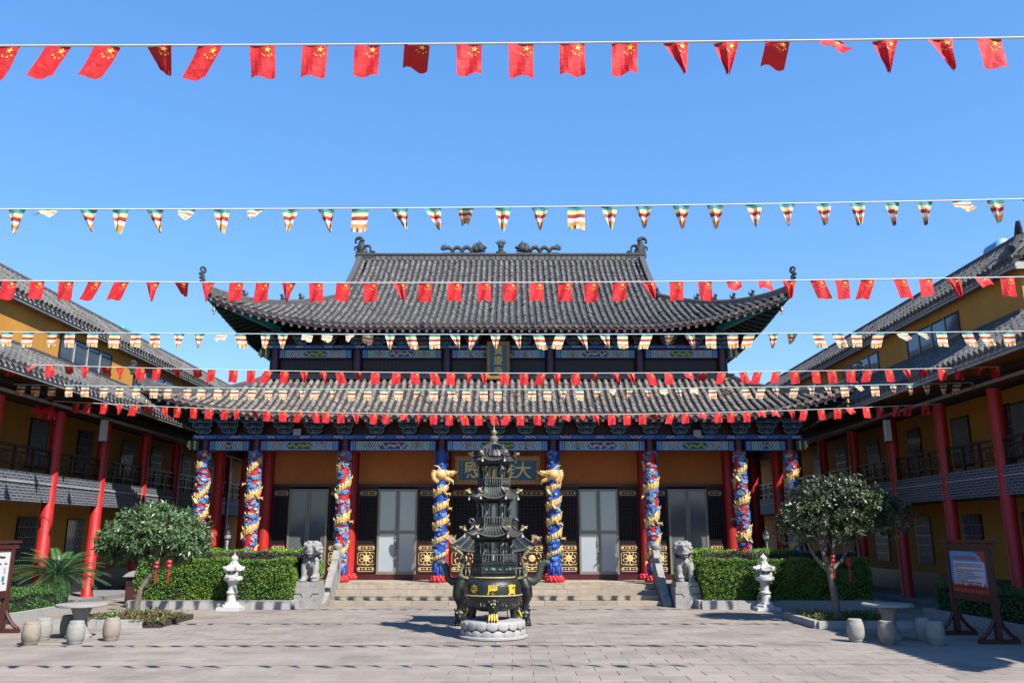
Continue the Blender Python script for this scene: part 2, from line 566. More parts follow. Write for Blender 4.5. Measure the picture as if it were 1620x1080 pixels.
class Slope:
    def __init__(s, fr, side, Lc, De, P, Dt, Ls, Dh, ze, zt, U, s0, curve=.3, corner_pow=2.2):
        s.fr, s.side = fr, Vector(side)
        s.Lc, s.De, s.P, s.Dt, s.Ls, s.Dh, s.ze, s.zt, s.U, s.s0, s.curve, s.cp = Lc, De, P, Dt, Ls, Dh, ze, zt, U, s0, curve, corner_pow
    def q(s, t):
        return clamp((abs(t) - s.s0) / (s.Lc - s.s0)) if s.U else 0
    def eave(s, t):
        return s.De + s.P * s.q(t) ** 2
    def top(s, t):
        if abs(t) <= s.Ls:
            return s.Dt
        return s.Dh + (abs(t) - s.Ls) / (s.Lc - s.Ls) * (s.De + s.P - s.Dh)
    def z(s, t, d):
        k = clamp((s.eave(t) - d) / (s.eave(t) - s.Dt))
        return s.ze + (s.zt - s.ze) * k * (1 - s.curve + s.curve * k) + s.U * s.q(t) ** s.cp * (1 - k) ** 1.3
    def p(s, t, d, dz=0.0):
        return s.fr(t, d, s.z(t, d) + dz)
    def path(s, t, seg, dz=0.0):
        a, b = s.eave(t), s.top(t)
        ln = (s.p(t, a) - s.p(t, b)).length
        n = max(1, int(round(ln / seg)))
        return [s.p(t, a + (b - a) * i / n, dz) for i in range(n + 1)] if a - b > .06 else None

def tile_geo(mb, a, b, side, r, rv, mi=0, eave=False, n=5):
    al = (b - a).normalized()
    nm = side.cross(al)
    if nm.z < 0:
        nm = -nm
    vs, L = [], (b - a).length
    for j in range(n):
        th = pi * j / (n - 1)
        vs.append(a + side * cos(th) * r + nm * (sin(th) * r * 1.05 + .012))
    for j in range(n):
        th = pi * j / (n - 1)
        vs.append(b + al * .03 + side * cos(th) * r * .93 + nm * (sin(th) * r * .93))
    fs = [(j, j + 1, n + j + 1, n + j) for j in range(n - 1)] + [tuple(reversed(range(n)))]
    mb.add(vs, fs, mi, rv)
    if eave:
        k = 8
        c = a - al * .012 + nm * .0
        mb.add([c + side * cos(2 * pi * j / k) * r * 1.12 + nm * sin(2 * pi * j / k) * r * 1.12 for j in range(k)] +
               [c + al * .03 + side * cos(2 * pi * j / k) * r * 1.12 + nm * sin(2 * pi * j / k) * r * 1.12 for j in range(k)],
               [tuple(range(k))] + [(j, k + j, k + (j + 1) % k, (j + 1) % k) for j in range(k)], mi, rv)

def tile_slope(sl, pitch, seg, r, tiles, pan, own=None, skip=lambda i: False, tmin=None, tmax=None, drip=True, jit=.012):
    """tile rows of one slope; own(list) collects bottom tiles that become objects"""
    lo = -sl.Lc if tmin is None else tmin
    hi = sl.Lc if tmax is None else tmax
    n = int((hi - lo) / pitch)
    off = ((hi - lo) - n * pitch) / 2
    for i in range(n + 1):
        t = lo + off + i * pitch
        if abs(t) > sl.Lc - .05:
            continue
        path = sl.path(t, seg, .02)
        if not path:
            continue
        for k in range(len(path) - 1):
            a, b = path[k], path[k + 1]
            j = Vector((R.uniform(-1, 1), R.uniform(-1, 1), R.uniform(-.6, 1))) * jit * (1 if R.random() > .04 else 2.6)
            if own is not None and k < 3 and len(path) > 4:
                own.append((a + j, b + j, k))
            else:
                tile_geo(tiles, a + j, b + j, sl.side, r, R.random(), 0, k == 0)
        # pan strip to the next row
        t2 = t + pitch
        if drip and i < n and abs(t2) < sl.Lc - .05:
            tm = (t + t2) / 2
            e0, e1, e2 = sl.p(t, sl.eave(t), .0), sl.p(tm, sl.eave(tm), -.10), sl.p(t2, sl.eave(t2), .0)
            tiles.add([e0, e1, e2], [(0, 1, 2)], 0, R.random())
    # pan surface
    nv = 8
    m = max(8, int((hi - lo) / .45))
    ts = [lo + (hi - lo) * i / m for i in range(m + 1)]
    grid = []
    for t in ts:
        a, b = sl.eave(t), sl.top(t)
        grid.append([sl.p(t, a + (b - a) * j / nv) for j in range(nv + 1)])
    for i in range(m):
        vs = grid[i] + grid[i + 1]
        pan.add(vs, [(j, j + 1, nv + 2 + j, nv + 1 + j) for j in range(nv)])

def soffit(mb, sl, dz, dmax, mi_soff=0, mi_fascia=1, m=60, tmin=None, tmax=None):
    lo = -sl.Lc if tmin is None else tmin
    hi = sl.Lc if tmax is None else tmax
    ts = [lo + (hi - lo) * i / m for i in range(m + 1)]
    for i in range(m):
        A = []
        for t in (ts[i], ts[i + 1]):
            e = sl.eave(t) - .03
            b = max(sl.top(t), e - dmax)
            A.append((sl.p(t, e, -.015), sl.p(t, e, -dz), sl.p(t, (e + b) / 2, -dz), sl.p(t, b, -dz)))
        mb.add([A[0][0], A[1][0], A[1][1], A[0][1]], [(0, 1, 2, 3)], mi_fascia)
        mb.add([A[0][1], A[1][1], A[1][2], A[0][2]], [(0, 1, 2, 3)], mi_soff)
        mb.add([A[0][2], A[1][2], A[1][3], A[0][3]], [(0, 1, 2, 3)], mi_soff)

def frames():
    return {'front': (lambda s, d, z: Vector((AX + s, CY - d, z)), (1, 0, 0)),
            'back': (lambda s, d, z: Vector((AX + s, CY + d, z)), (1, 0, 0)),
            'left': (lambda s, d, z: Vector((AX - d, CY + s, z)), (0, 1, 0)),
            'right': (lambda s, d, z: Vector((AX + d, CY + s, z)), (0, 1, 0))}
FR = frames()
LOW, UPP = {}, {}
for k, (fr, side) in FR.items():
    if k in ('front', 'back'):
        LOW[k] = Slope(fr, side, 10.66, 7.0, .5, 4.72, 7.55, 4.72, 5.41, 6.92, .80, 6.2, .25)
        UPP[k] = Slope(fr, side, 9.25, 6.0, .5, 0.0, 5.6, 3.0, 8.42, 12.62, .90, 4.2, .34)
    else:
        LOW[k] = Slope(fr, side, 7.5, 10.16, .5, 7.55, 4.72, 7.55, 5.41, 6.92, .80, 3.2, .25)
        UPP[k] = Slope(fr, side, 6.5, 8.75, .5, 5.6, 3.0, 5.6, 8.42, 10.18, .90, 1.6, .2)

def make_roof(name, SL, mat, own_front):
    pan, tiles, sf = MB(), MB(), MB()
    own = [] if own_front else None
    for k, sl in SL.items():
        tile_slope(sl, .22, .275 if name == 'lower_roof' else .31, .068, tiles, pan, own if k == 'front' else None)
        soffit(sf, sl, .16, 2.2)
    roof = pan.build(name, M_pan, temple)
    stuff(tiles.build('roof_tile_field', mat, roof, smooth=50))
    sf.build('soffit', [M_dgreen, M_maroon], roof)
    if own:
        cm, ce = MB(), MB()
        L = .275
        tile_geo(cm, Vector((0, 0, 0)), Vector((0, L, 0)), Vector((1, 0, 0)), .068, 0.0)
        tile_geo(ce, Vector((0, 0, 0)), Vector((0, L, 0)), Vector((1, 0, 0)), .068, 0.0, 0, True)
        meshes = []
        for mb in (cm, ce):
            o = mb.build('roof_tile', mat, None, smooth=50)
            meshes.append(o.data)
            bpy.data.objects.remove(o)
        for a, b, k in own:
            al = (b - a).normalized()
            sx = Vector((1, 0, 0))
            nz = sx.cross(al).normalized()
            mat3 = Matrix((sx, al, nz)).transposed()
            ob = inst('roof_tile', meshes[1 if k == 0 else 0], roof, a, mat3.to_euler(), (1, (b - a).length / L, 1))
    return roof
lower_roof = make_roof('lower_roof', LOW, M_tile2, True)
upper_roof = make_roof('upper_roof', UPP, M_tile, False)

# hip ridges, corner finials, beasts
def curl(c, d, sz, n=14, turns=1.15):
    """spiral path in the vertical plane of direction d, starting at c going up and curling back"""
    d = Vector(d).normalized()
    pts = []
    for i in range(n + 1):
        t = i / n
        a = pi * 1.5 + turns * 2 * pi * t
        r = sz * (1 - .78 * t)
        pts.append(Vector(c) + d * (r * cos(a)) + Vector((0, 0, sz + r * sin(a))))
    return pts
def hip_ridge(roof, SL, sx, sy, ridge_h, finial_h, beasts):
    fs, ss = SL['front'], SL['right']
    mb = MB()
    pts = []
    n = 14
    for i in range(n + 1):
        h = i / n
        s = fs.Ls + (fs.Lc - fs.Ls) * h
        d = fs.Dh + (fs.De + fs.P - fs.Dh) * h
        z = max(fs.z(s, d), ss.z(d, s))
        pts.append(Vector((AX + sx * s, CY + sy * d, z + .06 + .07 * h * h)))
    out = Vector((pts[-1].x - pts[-3].x, pts[-1].y - pts[-3].y, 0)).normalized()
    w = .15
    for i in range(n):
        mb.bar(pts[i], pts[i + 1] + (pts[i + 1] - pts[i]) * .04, w, ridge_h)
        mb.tube([pts[i] + Vector((0, 0, ridge_h / 2)), pts[i + 1] + Vector((0, 0, ridge_h / 2))], .06, 6)
    o = mb.build('hip_ridge', M_ridge, roof, smooth=45)
    # corner finial: ridge sweeping up and ending in a scroll
    fb = MB()
    base = pts[-1] + Vector((0, 0, ridge_h * .4))
    sweep = [pts[-2] + Vector((0, 0, ridge_h * .4)), base]
    for k in range(1, 6):
        t = k / 5
        sweep.append(base + out * (.30 * t - .12 * t * t) + Vector((0, 0, finial_h * .62 * t ** 1.25)))
    fb.tube(sweep, [.075, .075, .07, .062, .055, .05, .045], 7)
    tip = sweep[-1]
    fb.tube(curl(tip - Vector((0, 0, .05)), -out, finial_h * .15), [.05 - .0024 * i for i in range(15)], 6)
    for k, hh in enumerate((.35, .6, .85)):
        q = base + out * (.1 + .1 * hh) + Vector((0, 0, finial_h * .6 * hh))
        fb.ball(q + out * .05, (.055, .055, .05), 6, 4)
        fb.tube([q, q - out * .08 + Vector((0, 0, .05)), q - out * .07 + Vector((0, 0, .11))], [.03, .022, .008], 5)
    fb.build('corner_finial', M_orn, roof, smooth=50)
    if beasts:
        for k in range(4):
            h = .34 + .135 * k
            i = h * n
            a = pts[int(i)].lerp(pts[min(n, int(i) + 1)], i - int(i)) + Vector((0, 0, ridge_h / 2 + .04))
            b = MB()
            b.ball(a + Vector((0, 0, .07)), (.055, .055, .085), 7, 5)
            b.ball(a + out * .045 + Vector((0, 0, .17)), (.05, .045, .045), 7, 5)
            b.ball(a + out * .095 + Vector((0, 0, .16)), (.03, .028, .024), 6, 4)
            b.tube([a - out * .05 + Vector((0, 0, .04)), a - out * .11 + Vector((0, 0, .12)), a - out * .09 + Vector((0, 0, .21))], [.024, .026, .008], 5)
            b.tube([a + out * .05 + Vector((0, 0, .12)), a + out * .07], [.022, .024], 5)
            b.tube([a + Vector((0, 0, .2)), a + Vector((0, 0, .26)) - out * .02], [.018, .005], 4)
            b.build('ridge_beast', M_orn, roof, smooth=50)
    # wind bell hanging under the corner
    bp = fs.fr(sx * (fs.Lc - .22), (fs.De + fs.P - .22) * (1 if sy < 0 else -1), 0)
    bp = Vector((AX + sx * (fs.Lc - .22), CY + sy * (fs.De + fs.P - .22), fs.ze + fs.U * .86 - .19))
    return bp
bells = []
for sx in (-1, 1):
    for sy in (-1, 1):
        bells.append((hip_ridge(upper_roof, UPP, sx, sy, .20, .78, sy < 0), 'upper', sx, sy))
        bells.append((hip_ridge(lower_roof, LOW, sx, sy, .18, .62, False), 'lower', sx, sy))
# teal corner boards at the eave corners
for SL, roof in ((UPP, upper_roof), (LOW, lower_roof)):
    for sx in (-1, 1):
        f = SL['front']
        c = Vector((AX + sx * (f.Lc - .1), CY - (f.De + f.P - .1), f.ze + f.U - .12))
        i = Vector((AX + sx * (f.Lc - 1.9), CY - (f.De + f.P - 1.75), f.ze + f.U * .42 - .22))
        mb = MB()
        mb.bar(c, i, .16, .17)
        mb.build('corner_beam', M_teal if roof is upper_roof else M_green, roof)

# main ridge with its dragons and end ornaments
RZ = 12.62
mb = MB()
mb.box(AX - 5.75, AX + 5.75, CY - .13, CY + .13, RZ - .1, RZ + .20)
mb.box(AX - 5.80, AX + 5.80, CY - .18, CY + .18, RZ + .20, RZ + .27)
mb.build('main_ridge', M_ridge, upper_roof)
mb = MB()
n = 52
for i in range(n):
    x0 = AX - 5.7 + 11.4 * i / n
    mb.box(x0 + .02, x0 + 11.4 / n - .02, CY - .155, CY - .128, RZ - .02, RZ + .15, 0, R.random())
mb.build('ridge_brick_course', M_tile, upper_roof)
for sx in (-1, 1):
    # gable ridge (down the gable edge)
    mb = MB()
    f = UPP['front']
    for sy in (-1, 1):
        prev = None
        for i in range(11):
            d = .05 + (3.15 - .05) * i / 10
            p = Vector((AX + sx * 5.66, CY + sy * d, f.z(5.5, d) + .12))
            if prev is not None:
                mb.bar(prev, p, .2, .26)
            prev = p
        mb.ball(prev + Vector((0, sy * .05, .08)), (.12, .16, .16), 8, 6)
        mb.tube(curl(prev + Vector((0, sy * .12, .05)), (0, -sy, 0), .13), [.05 - .0022 * i for i in range(15)], 6)
    mb.build('gable_ridge', M_ridge, upper_roof)
    mb = MB()
    f = UPP['front']
    pr = [(AX + sx * 5.5, CY - 3.2, f.z(5.5, 3.2) - .25)]
    for i in range(13):
        d = 3.2 - 6.4 * i / 12
        pr.append((AX + sx * 5.5, CY - d, f.z(5.5, abs(d)) - .06))
    pr.append((AX + sx * 5.5, CY + 3.2, f.z(5.5, 3.2) - .25))
    mb.prism(pr, (sx * .05, 0, 0))
    mb.build('gable_wall', M_maroon, upper_roof)
    # ridge-end ornament: upright body with scrolls
    mb = MB()
    e = Vector((AX + sx * 5.62, CY, RZ + .05))
    o = Vector((sx, 0, 0))
    U = Vector((0, 0, 1))
    def hook(c, d, r, a_start, a_end, r0, r1):
        pts = [c + d * (r * cos(t)) + U * (r * sin(t)) for t in [a_start + (a_end - a_start) * k / 12 for k in range(13)]]
        mb.tube(pts, [r0 + (r1 - r0) * k / 12 for k in range(13)], 7)
        mb.ball(pts[-1], r1 * 1.5, 6, 4)
    mb.box(min(e.x - o.x * .42, e.x + o.x * .16), max(e.x - o.x * .42, e.x + o.x * .16), e.y - .12, e.y + .12, e.z, e.z + .2)
    mb.tube([e - o * .06 + U * .1, e - o * .02 + U * .28, e + o * .04 + U * .45, e + o * .02 + U * .58], [.17, .15, .11, .085], 8, flat=.7)
    hook(e + o * .10 + U * .60, o, .105, pi, -.35, .085, .03)          # top hook curling outward
    hook(e - o * .17 + U * .36, -o, .10, pi + .5, -.5, .07, .025)      # inner scroll
    hook(e - o * .34 + U * .20, -o, .07, pi + .4, -.5, .05, .02)
    hook(e + o * .17 + U * .36, o, .06, pi + .3, -.6, .045, .02)
    for k in range(5):
        mb.tube([e + o * .10 + U * (.08 + .08 * k), e + o * (.22 - .012 * k) + U * (.13 + .08 * k)], [.05, .01], 5)
    for k in range(4):
        mb.ball(e - o * (.02 + .03 * k) + U * (.22 + .07 * k) - Vector((0, .09, 0)), .035, 6, 4)
    mb.v = [tuple(e + (Vector(p_) - e) * 1.3) for p_ in mb.v]
    mb.build('ridge_end_ornament', M_orn, upper_roof, smooth=50)
    # ridge dragon: arched body, head towards the middle, leafy tail
    mb = MB()
    z0 = RZ + .27
    xs0, xs1 = .62, 2.35
    pts = []
    for i in range(41):
        t = i / 40
        x = xs0 + .26 + (xs1 - xs0 - .35) * t
        fq = (t * 3.6 + .2) % 1.0
        z = z0 + .05 + .26 * sqrt(max(0, 1 - (2 * fq - 1) ** 2)) * (1 - .15 * t)
        pts.append(Vector((AX + sx * x, CY, z)))
    mb.tube(pts, [.085 - .02 * i / 40 for i in range(41)], 7)
    for i in range(2, 40, 2):
        mb.tube([pts[i] + U * .05, pts[i] + U * .13 + o * .02], [.03, .006], 4)
    hd = Vector((AX + sx * (xs0 + .22), CY, z0 + .26))
    mb.ball(hd, (.17, .13, .17), 9, 6)
    mb.ball(hd - o * .16 + U * .03, (.12, .09, .08), 8, 5)
    mb.ball(hd - o * .13 - U * .1, (.1, .08, .05), 8, 5)
    for k in range(6):
        a = .4 + .42 * k
        v = o * cos(a) + U * sin(a)
        mb.tube([hd + v * .12, hd + v * .24 + o * .05, hd + v * .27 + o * .1], [.045, .03, .008], 5)
    mb.tube([hd + U * .1, hd + U * .26 - o * .02, hd + U * .34 + o * .06], [.035, .025, .01], 5)
    mb.ball(hd + o * .16 - U * .05, (.16, .12, .16), 8, 5)
    tl = pts[-1]
    for k in range(5):
        a = -.2 + .45 * k
        v = o * cos(a) + U * sin(a)
        mb.tube([tl, tl + v * .13, tl + v * .2 + U * .05], [.05, .035, .008], 5)
    mb.box(min(AX + sx * xs0, AX + sx * xs1), max(AX + sx * xs0, AX + sx * xs1), CY - .1, CY + .1, RZ + .272, z0 + .05)
    mb.build('ridge_dragon', M_orn, upper_roof, smooth=50)
mb = MB()
c = Vector((AX, CY, RZ + .272))
mb.ball(c + Vector((0, 0, .06)), (.22, .13, .12), 10, 6)
mb.ball(c + Vector((0, 0, .2)), (.11, .1, .11), 9, 6)
mb.ball(c + Vector((0, 0, .34)), (.13, .1, .08), 9, 6)
for k in range(7):
    a = pi / 2 + (k - 3) * .30
    v = Vector((cos(a), 0, sin(a)))
    mb.tube([c + Vector((0, 0, .32)) + v * .05, c + Vector((0, 0, .34)) + v * .2, c + Vector((0, 0, .34)) + v * .30 + Vector((0, 0, .02))], [.035, .03, .006], 5)
mb.build('ridge_jewel', M_orn, upper_roof, smooth=50)
# lower-roof top ridge band against the upper storey
mb = MB()
mb.box(AX - 7.75, AX + 7.75, 26.62, 26.80, 6.88, 7.00)
mb.box(AX - 7.78, AX + 7.78, 26.58, 26.80, 7.00, 7.05)
mb.box(AX - 7.78, AX - 7.58, 26.8, 36.2, 6.88, 7.05)
mb.box(AX + 7.58, AX + 7.78, 26.8, 36.2, 6.88, 7.05)
mb.build('wall_ridge', mk('pale_ridge', (.20, .20, .195), (.13, .13, .13), scale=6, rough=.85), lower_roof)

# rafters with pale ends along the front eaves
rm = MB()
rm.box(-.038, .038, 0, 1.25, -.038, .038, 0)
rm.box(-.042, .042, -.02, .0, -.042, .042, 1)
ro = rm.build('rafter', [M_dgreen, M_wpaint], None)
rmesh = ro.data
bpy.data.objects.remove(ro)
for SL, roof in ((LOW, lower_roof), (UPP, upper_roof)):
    f = SL['front']
    nr = int((f.Lc - .35) * 2 / .252)
    for i in range(nr + 1):
        s = -(f.Lc - .35) + (f.Lc - .35) * 2 * i / nr
        d = f.eave(s) - .10
        a = f.p(s, d, -.215)
        b = f.p(s, max(d - 1.2, f.top(s)), -.215)
        inst('rafter', rmesh, roof, a, (math.atan2(b.z - a.z, b.y - a.y), 0, 0), (1, clamp((b - a).length / 1.25, .05, 1), 1))
    mb = MB()
    for k in ('left', 'right', 'back'):
        g = SL[k]
        nr2 = int((g.Lc - .35) * 2 / .252)
        for i in range(nr2 + 1):
            s = -(g.Lc - .35) + (g.Lc - .35) * 2 * i / nr2
            d = g.eave(s) - .10
            mb.cur = 0
            a, b = g.p(s, d, -.215), g.p(s, max(d - 1.2, g.top(s) - .01), -.215)
            mb.bar(a, b, .076, .076)
            mb.bar(a - (b - a).normalized() * .02, a, .08, .08, 1)
    stuff(mb.build('side_rafters', [M_dgreen, M_wpaint], roof))

# platform
mb = MB()
mb.box(AX - 10.3, AX + 10.3, 24.62, 38.2, 0, PZ - .006)
mb.box(AX - 10.34, AX + 10.34, 24.56, 38.24, PZ - .12, PZ)
mb.build('platform', M_step, temple)
mb = MB()
for i in range(24):
    for j in range(4):
        x0 = AX - 10.2 + i * .85
        y0 = 24.6 + j * .6
        mb.box(x0 + .004, x0 + .846, y0 + .004, y0 + .596, PZ - .02, PZ + .004, 0, R.random())
mb.build('platform_paving', M_step, temple)

# core walls
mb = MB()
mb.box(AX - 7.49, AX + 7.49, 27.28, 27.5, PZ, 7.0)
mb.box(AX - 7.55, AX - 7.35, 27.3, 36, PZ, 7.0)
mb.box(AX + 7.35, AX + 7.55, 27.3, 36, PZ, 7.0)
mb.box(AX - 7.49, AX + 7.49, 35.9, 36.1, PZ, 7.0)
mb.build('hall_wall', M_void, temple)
mb = MB()
mb.box(AX - 7.35, AX + 7.35, 27.12, 27.3, 6.95, 8.6)
mb.box(AX - 7.45, AX - 7.3, 27.3, 36, 6.95, 8.6)
mb.box(AX + 7.3, AX + 7.45, 27.3, 36, 6.95, 8.6)
mb.box(AX - 7.4, AX + 7.4, 35.85, 36, 6.95, 8.6)
mb.build('upper_wall', M_maroon, temple)

# lotus base ring
def lotus(mb, c, r, h, n=12, mi=0):
    for ring in range(2):
        for k in range(n):
            a = 2 * pi * (k + .5 * ring) / n
            rr = r * (1.0 - .16 * ring)
            mb.ball(Vector(c) + Vector((cos(a) * rr, sin(a) * rr, h * (.32 + .38 * ring))), (r * .30, r * .30, h * .42), 7, 5, mi)

# dragon columns
def ribbon(mb, pts, rad, x, y):
    """coil hugging the shaft: cross-section tall along the shaft, shallow outward"""
    n = 9
    vs, fs = [], []
    k = len(pts)
    for i, p in enumerate(pts):
        o = Vector((p.x - x, p.y - y, 0)).normalized()
        for j in range(n):
            th = -pi / 2 + pi * j / (n - 1)
            vs.append(p + o * (.055 * cos(th) * (.7 + .3 * rad[i] / .16)) + Vector((0, 0, rad[i] * sin(th))))
    for i in range(k - 1):
        for j in range(n - 1):
            fs.append((i * n + j, (i + 1) * n + j, (i + 1) * n + j + 1, i * n + j + 1))
    mb.add(vs, fs, 0)
    for i in range(1, k - 1):          # scale ridges
        o = Vector((pts[i].x - x, pts[i].y - y, 0)).normalized()
        for h in (-.55, 0, .55):
            c = pts[i] + o * (.050 * cos(h * 1.2)) + Vector((0, 0, rad[i] * h))
            mb.ball(c, (.015, .02, .03), 5, 3, (0, 1)[(i + int(h * 2)) % 2])
def dragon_column(x, y, style, seed, head):
    rr = random.Random(seed)
    r = .182
    sh = MB()
    z0, z1 = PZ + .16, 4.42
    sh.lathe([(r, 0), (r, z1 - z0)], (x, y, z0), 24, 0)
    sh.lathe([(.165, 0), (.165, 4.76 - z1)], (x, y, z1), 18, 1)
    base = M_blue if style == 'blue' else M_red
    col = sh.build('dragon_column', [base, M_dred], temple, smooth=40)
    lb = MB()
    lb.lathe([(.27, 0), (.27, .05), (.23, .06), (.21, .17)], (x, y, PZ + .004), 20)
    lotus(lb, (x, y, PZ + .02), .24, .18)
    lb.build('lotus_base', M_lotus, col, smooth=50)
    # coiling dragon
    dg = MB()
    if style == 'blue':
        turns, zz0, zz1, tr = 5.0, PZ + .62, 3.55, .105
    else:
        turns, zz0, zz1, tr = 3.6, PZ + .35, 4.05, .135
    npt = int(turns * 18)
    ph = rr.uniform(0, 6.28)
    pts, rad = [], []
    for i in range(npt + 1):
        t = i / npt
        a = ph + turns * 2 * pi * t
        wob = .10 * sin(t * 17 + seed) * (0 if style == 'blue' else 1)
        pts.append(Vector((x + (r + .0) * cos(a), y + (r + .0) * sin(a), zz0 + (zz1 - zz0) * t + wob)))
        rad.append(tr * (.45 + .55 * min(1, t * 3)) * (1 if t < .95 else .9) * (1 + .12 * sin(t * 40)))
    dg.tube(pts, rad, 10, 0, flat=.55) if False else ribbon(dg, pts, rad, x, y)
    for i in range(2, npt, 2):
        o = Vector((pts[i].x - x, pts[i].y - y, 0)).normalized()
        dg.tube([pts[i] + o * .05 + Vector((0, 0, rad[i] * .6)), pts[i] + o * .085 + Vector((0, 0, rad[i] * 1.25))], [.028, .006], 4, 1)
    for k in range(5):                # legs with claws
        i = int(npt * (.15 + .18 * k))
        o = Vector((pts[i].x - x, pts[i].y - y, 0)).normalized()
        tg = Vector((-o.y, o.x, 0))
        q = pts[i] + o * .05
        k2 = q + tg * .10 + Vector((0, 0, -.14)) - o * .02
        k3 = k2 + tg * .08 + Vector((0, 0, .02)) + o * .02
        dg.tube([q, k2, k3], [.05, .04, .03], 6, 0)
        for c in (-1, 0, 1):
            dg.tube([k3, k3 + tg * .07 + Vector((0, 0, .05 * c - .02)) + o * .02], [.016, .004], 4, 1)
    dg.build('dragon', [M_gold, M_pgold], col, smooth=60)
    cl = MB()
    nb = 310 if style != 'blue' else 130
    for k in range(nb):
        a = rr.uniform(0, 2 * pi)
        z = rr.uniform(PZ + .3, 4.38)
        if style == 'blue' and z > zz1 - .1 and rr.random() < .4:
            continue
        s = rr.uniform(.035, .085)
        o = Vector((cos(a), sin(a), 0))
        tg = Vector((-o.y, o.x, 0))
        c = Vector((x, y, z)) + o * (r + .005)
        mi = rr.choice((0, 0, 1, 1, 2, 3, 5)) if style != 'blue' else rr.choice((0, 0, 1, 1, 2, 3))
        rot = Matrix((o, tg, Vector((0, 0, 1)))).transposed()
        cl.ball(c, (.026, s, s * .8), 8, 4, mi, rot=rot)
        sp = []
        for i in range(11):
            th = i / 10 * 2 * pi * 1.3
            q = s * .8 * (1 - .75 * i / 10)
            sp.append(c + o * (.018 + .012 * i / 10) + tg * cos(th) * q + Vector((0, 0, sin(th) * q * .8)))
        cl.tube(sp, .009, 3, 4 if rr.random() < .14 else (2 if mi != 2 else 1), cap=False)
        for b in range(2):
            th = rr.uniform(0, 6.28)
            cl.ball(c + tg * cos(th) * s + Vector((0, 0, sin(th) * s * .8)), (.024, s * .5, s * .42), 6, 4, mi, rot=rot)
    # wave skirt at the foot
    for k in range(14):
        a = 2 * pi * k / 14
        o = Vector((cos(a), sin(a), 0))
        cl.ball(Vector((x, y, PZ + .32 + .1 * (k % 2))) + o * r, (.05, .06, .16), 7, 5, 0)
    stuff(cl.build('cloud_relief', [M_blue, M_lblue, M_sky, M_teal, M_wpaint, M_pgold], col, smooth=60))
    if head:
        hd = MB()
        z = 3.68
        o = Vector((head, 0, 0))
        fy = Vector((0, -1, 0))
        U = Vector((0, 0, 1))
        c = Vector((x, y - .10, z))
        hd.ball(c, (.25, .24, .22), 12, 8, 0)
        hd.ball(c + o * .2 + U * .05, (.2, .15, .12), 10, 6, 0)
        hd.ball(c + o * .38 + U * .07, (.12, .12, .085), 10, 6, 0)
        hd.ball(c + o * .47 + U * .1, (.055, .1, .06), 8, 5, 1)
        hd.tube([c + o * .12 - U * .1, c + o * .28 - U * .17, c + o * .44 - U * .25], [.1, .08, .045], 8, 0, flat=1.2)
        hd.tube([c + o * .15 - U * .03, c + o * .33 - U * .1], [.06, .03], 6, 2)
        for k in range(5):
            hd.tube([c + o * (.22 + .055 * k) + fy * .1 - U * .01, c + o * (.23 + .055 * k) + fy * .1 - U * .07], [.016, .004], 4, 1)
            hd.tube([c + o * (.2 + .05 * k) + fy * .07 - U * (.13 + .02 * k), c + o * (.21 + .05 * k) + fy * .08 - U * (.07 + .02 * k)], [.014, .004], 4, 1)
        hd.tube([c + o * .02 + U * .15 + fy * .08, c - o * .12 + U * .3 + fy * .08, c - o * .26 + U * .33 + fy * .08], [.045, .035, .008], 6, 1)
        hd.tube([c + o * .02 + U * .15 - fy * .08, c - o * .12 + U * .3 - fy * .08, c - o * .26 + U * .33 - fy * .08], [.045, .035, .008], 6, 1)
        hd.ball(c + o * .2 + fy * .13 + U * .12, (.04, .035, .04), 7, 5, 1)
        for k in range(9):
            a = pi * .35 + k * .2
            v = -o * sin(a) * 1.0 + U * cos(a)
            hd.tube([c + v * .2 + fy * .1, c + v * .30 + fy * .14, c + v * .36 + fy * .12], [.06, .04, .008], 5, 1 if k % 2 else 0)
        hd.tube([c + o * .4 + fy * .1, c + o * .55 + fy * .13 + U * .05, c + o * .62 + fy * .12 + U * .14], [.016, .012, .004], 5, 1)
        hd.tube([c + o * .44 - U * .24, c + o * .46 - U * .36], [.035, .005], 5, 1)
        hd.v = [tuple(c + (Vector(p_) - c) * .84) for p_ in hd.v]
        hd.build('dragon_head', [M_gold, M_pgold, M_red], col, smooth=60)
    return col
sd = 11
for cx in COLX:
    for sx in (-1, 1):
        sd += 1
        dragon_column(AX + sx * cx, YD, 'blue' if cx < 2 else 'red', sd, -sx if cx < 2 else 0)

# inner columns
for cx in COLX:
    for sx in (-1, 1):
        x = AX + sx * cx
        mb = MB()
        mb.lathe([(.175, 0), (.175, 4.9)], (x, YI, PZ), 22)
        c = mb.build('inner_column', M_red, temple, smooth=40)
        lb = MB()
        lb.lathe([(.26, 0), (.26, .06), (.22, .12)], (x, YI, PZ + .004), 20)
        lotus(lb, (x, YI, PZ + .02), .235, .17)
        lb.build('lotus_base', M_lotus, c, smooth=50)
for sx in (-1, 1):
    for y in (29.8, 32.6, 35.4):
        mb = MB()
        mb.lathe([(.19, 0), (.19, 4.9)], (AX + sx * 9.08, y, PZ), 18)
        mb.build('inner_column', M_red, temple, smooth=40)

